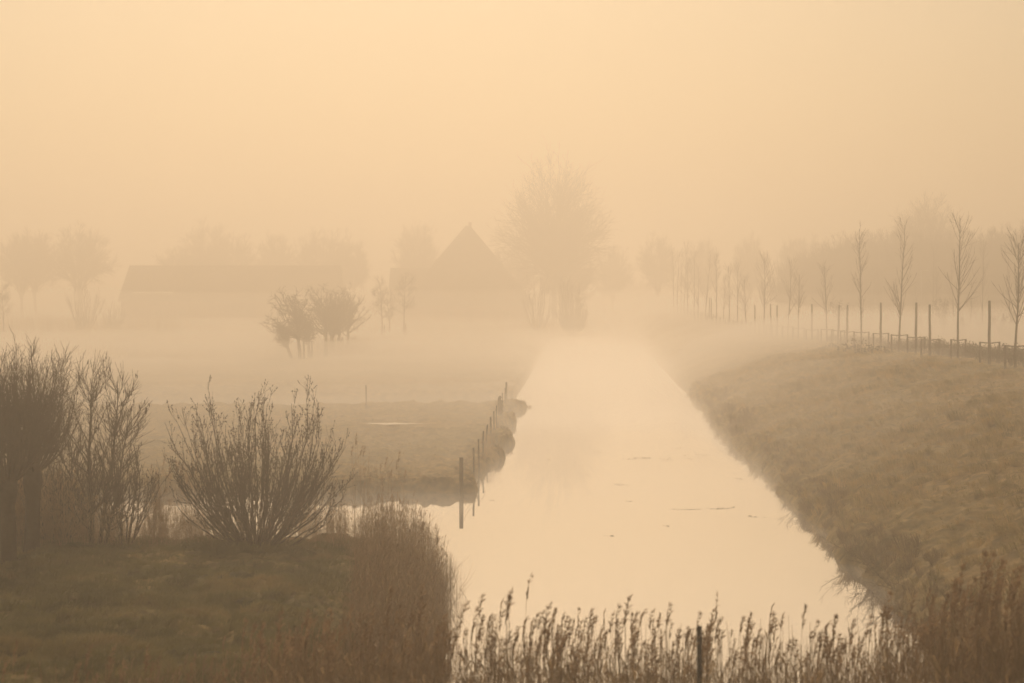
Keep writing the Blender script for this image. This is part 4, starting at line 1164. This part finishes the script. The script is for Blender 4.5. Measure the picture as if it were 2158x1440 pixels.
def tuft(seed, n, h, w, spread, droop):
    q = np.random.default_rng(seed); g = Geo()
    az = q.uniform(0, 6.28, n); rr = spread * np.sqrt(q.uniform(0, 1, n))
    c = np.stack([rr * np.cos(az), rr * np.sin(az), np.zeros(n) - 0.02], -1)
    d = np.stack([np.cos(az), np.sin(az), np.zeros(n)], -1); L = h * q.uniform(0.55, 1.1, n)[:, None]; o = q.uniform(0.3, 1.0, n)[:, None]
    sd = np.stack([-np.sin(az + q.normal(0, .6, n)), np.cos(az), np.zeros(n)], -1) * w
    up = np.array([0, 0, 1.0])
    p1 = c + up * L * 0.62 + d * L * 0.25 * o; p2 = p1 + up * L * (0.35 - droop * o) + d * L * 0.5 * o
    V = np.stack([c - sd, c + sd, p1 + sd * 0.8, p1 - sd * 0.8, p2], 1).reshape(-1, 3)
    i = np.arange(n) * 5
    T = np.concatenate([np.stack([i, i + 1, i + 2], -1), np.stack([i, i + 2, i + 3], -1), np.stack([i + 3, i + 2, i + 4], -1)])
    return V, T

def grasses():
    r = np.random.default_rng(55)
    g = Geo()
    pt = [tuft(s, 16, 0.26, 0.006, 0.12, 0.35) for s in range(8)]
    # right bank
    n = 15000; D = 44 + 118 * r.uniform(0, 1, n) ** 0.85; u = r.uniform(6.6, 18.5, n); br = np.interp(D, RD, RU) - 0.5
    k = (u < br) & (u > wl_right(D) + 0.15); D, u = D[k], u[k]; X = u + TAN * D
    cl = 0.75 + 0.55 * noise(X * 0.9, D * 0.5, 71) + 0.3 * noise(X * 2.3, D * 1.4, 72)
    scatter(pt, X, D, ground_h(X, D), r.uniform(0, 6.28, len(X)), np.clip(cl, 0.25, 1.5), g, r.normal(0, 0.15, (len(X), 2)) + [-0.25, 0], r)
    big = [tuft(60 + q, 40, 0.42, 0.008, 0.17, 0.5) for q in range(6)]
    n = 2600; D = 46 + 112 * r.uniform(0, 1, n) ** 0.9; u = r.uniform(6.8, 18.5, n); k = (u < np.interp(D, RD, RU) - 1.2) & (u > wl_right(D) + 0.3); D, u = D[k], u[k]; X = u + TAN * D
    scatter(big, X, D, ground_h(X, D) - 0.02, r.uniform(0, 6.28, len(X)), np.clip(0.75 + 0.6 * noise(X * 0.5, D * 0.3, 78), 0.2, 1.4), g, r.normal(0, 0.15, (len(X), 2)) + [-0.3, -0.1], r)
    keep = g; g = Geo()
    n = 900; D = r.uniform(36, 58, n); px = r.uniform(-150, 740, n); X = px_at(px, D); z = ground_h(X, D); k = (z > 0.3) & (noise(X * 0.35, D * 0.25, 79) > -0.1); X, D, z = X[k], D[k], z[k]
    scatter(big, X, D, z - 0.02, r.uniform(0, 6.28, len(X)), r.uniform(0.35, 0.85, len(X)), g, r.normal(0, 0.2, (len(X), 2)) + [0.35, 0], r)
    # near meadow
    n = 13000; D = r.uniform(33, 60, n); px = r.uniform(-150, 760, n); X = px_at(px, D); z = ground_h(X, D); k = z > 0.2; X, D, z = X[k], D[k], z[k]
    cl = 0.7 + 0.5 * noise(X * 0.7, D * 0.4, 73) + 0.3 * noise(X * 2.0, D * 1.2, 74)
    scatter(pt, X, D, z, r.uniform(0, 6.28, len(X)), np.clip(cl, 0.2, 1.4), g, r.normal(0, 0.25, (len(X), 2)) + [0.3, 0], r)
    tag(g.obj("grass", M_GRASS, None, False), kind="stuff")
    g = keep
    # pasture between the ditches, grazed short
    n = 8000; D = r.uniform(82, 141, n); px = r.uniform(200, 1120, n); X = px_at(px, D); z = ground_h(X, D)
    k = (z > 0.18) & (np.hypot((X + 5.8) / 1.9, (D - 114) / 1.6) > 1); X, D, z = X[k], D[k], z[k]
    scatter(pt, X, D, z, r.uniform(0, 6.28, len(X)), np.clip(0.35 + 0.3 * noise(X * 0.5, D * 0.3, 75), 0.12, 0.8), g, None, r)
    tag(g.obj("grass", M_PALEGRASS, None, False), kind="stuff")
    # rank drooping tussocks on the water's edge
    g = Geo()
    ts = [tuft(30 + s, 46, 0.62, 0.007, 0.14, 0.75) for s in range(6)]
    n = 520; D = 40 + 125 * r.uniform(0, 1, n); e = 0.1 + r.uniform(0.05, 1.0, n) ** 1.3; u = wl_right(D) + e; X = u + TAN * D
    scatter(ts, X, D, np.maximum(ground_h(X, D), 0) - 0.05, r.uniform(0, 6.28, n), r.uniform(0.4, 1.1, n) * (0.8 + 0.5 * noise(D * 0.35, 2.0, 77)), g, np.stack([r.normal(-0.12, 0.2, n), r.normal(0, 0.15, n)], -1), r)
    n = 220; D = r.uniform(82.5, 141, n); u = np.interp(D, LD, LU) - r.uniform(0.05, 0.8, n); X = u + TAN * D
    scatter(ts, X, D, np.maximum(ground_h(X, D), 0) - 0.05, r.uniform(0, 6.28, n), r.uniform(0.2, 0.55, n), g, None, r)
    n = 160; px = r.uniform(300, 1000, n); X = px_at(px, 82.4); D = np.full(n, 82.6) + r.uniform(0, 0.6, n)
    scatter(ts, X, D, np.maximum(ground_h(X, D), 0) - 0.05, r.uniform(0, 6.28, n), r.uniform(0.15, 0.4, n), g, None, r)
    # dry weed stalks hanging over the canal
    for px, D, m, L in ((1770, 58, 26, 1.0), (1745, 61, 14, 0.9), (1820, 54, 18, 0.8), (1500, 112, 10, 0.9), (1960, 45, 24, 0.9), (1640, 78, 8, 0.6)):
        x = float(wl_right(np.array([D]))[0]) + TAN * D
        S = np.stack([x + r.uniform(0.0, 0.5, m), D + r.uniform(-0.6, 0.6, m), np.full(m, 0.25)], -1)
        P, R = grow(S, np.stack([r.uniform(-0.9, 0.0, m), r.normal(0, 0.3, m), r.uniform(0.3, 1, m)], -1), L * r.uniform(0.5, 1, m), 5, 0.1, -0.02, 0.007, 0.003, rng=r); g.tubes(P, R, 3)
        L2, R2 = kids(P, R, 5, 0.3, 1, 45, 12, 0.12, 0.3, 0.2, 3, 0.1, 0.02, 0.6, 0.003, rmin=0.004, rng=r); g.tubes(L2, R2, 3)
    tag(g.obj("tussock_grass", M_DRY, None, False), kind="stuff")
    # floating leaves and weed
    g = Geo()
    def fleck(px, py, w, h):
        D = CAMH * F / (py - HZ); x = px_at(px, D); a = np.linspace(0, 6.28, 9)[:-1]; rr = r.uniform(0.6, 1.0, 8)
        V = np.concatenate([[[x, D, 0.012]], np.stack([x + w * rr * np.cos(a), D + h * rr * np.sin(a), np.full(8, 0.006)], -1)])
        g.add(V, None, [[0, 1 + k, 1 + (k + 1) % 8] for k in range(8)])
    for cx, cyy, n, sx in ((1362, 966, 26, 30), (1330, 968, 10, 12), (1455, 967, 7, 12), (1450, 1075, 16, 26), (1515, 1073, 14, 26), (1545, 1071, 5, 8), (1310, 1022, 7, 12), (1330, 1058, 4, 10), (1320, 870, 6, 14), (1385, 882, 6, 12), (1420, 893, 6, 12), (1280, 905, 5, 14), (1480, 905, 5, 8),
                           (1430, 945, 5, 8), (1145, 909, 4, 12), (1262, 954, 4, 8), (1156, 970, 3, 4), (1038, 1055, 4, 5), (1300, 800, 4, 12), (1400, 1110, 3, 10), (1230, 1000, 3, 10), (1470, 960, 9, 30), (1400, 970, 8, 22), (1600, 1090, 8, 20), (1345, 910, 7, 20), (1290, 1130, 4, 14), (1560, 1010, 5, 12), (1240, 870, 5, 14)):
        for k in range(n):
            fleck(cx + r.normal(0, sx * 0.6), cyy + r.normal(0, 0.8), r.uniform(0.02, 0.09), r.uniform(0.02, 0.06))
    tag(g.obj("floating_leaves", M_WEED), kind="stuff")

grasses()
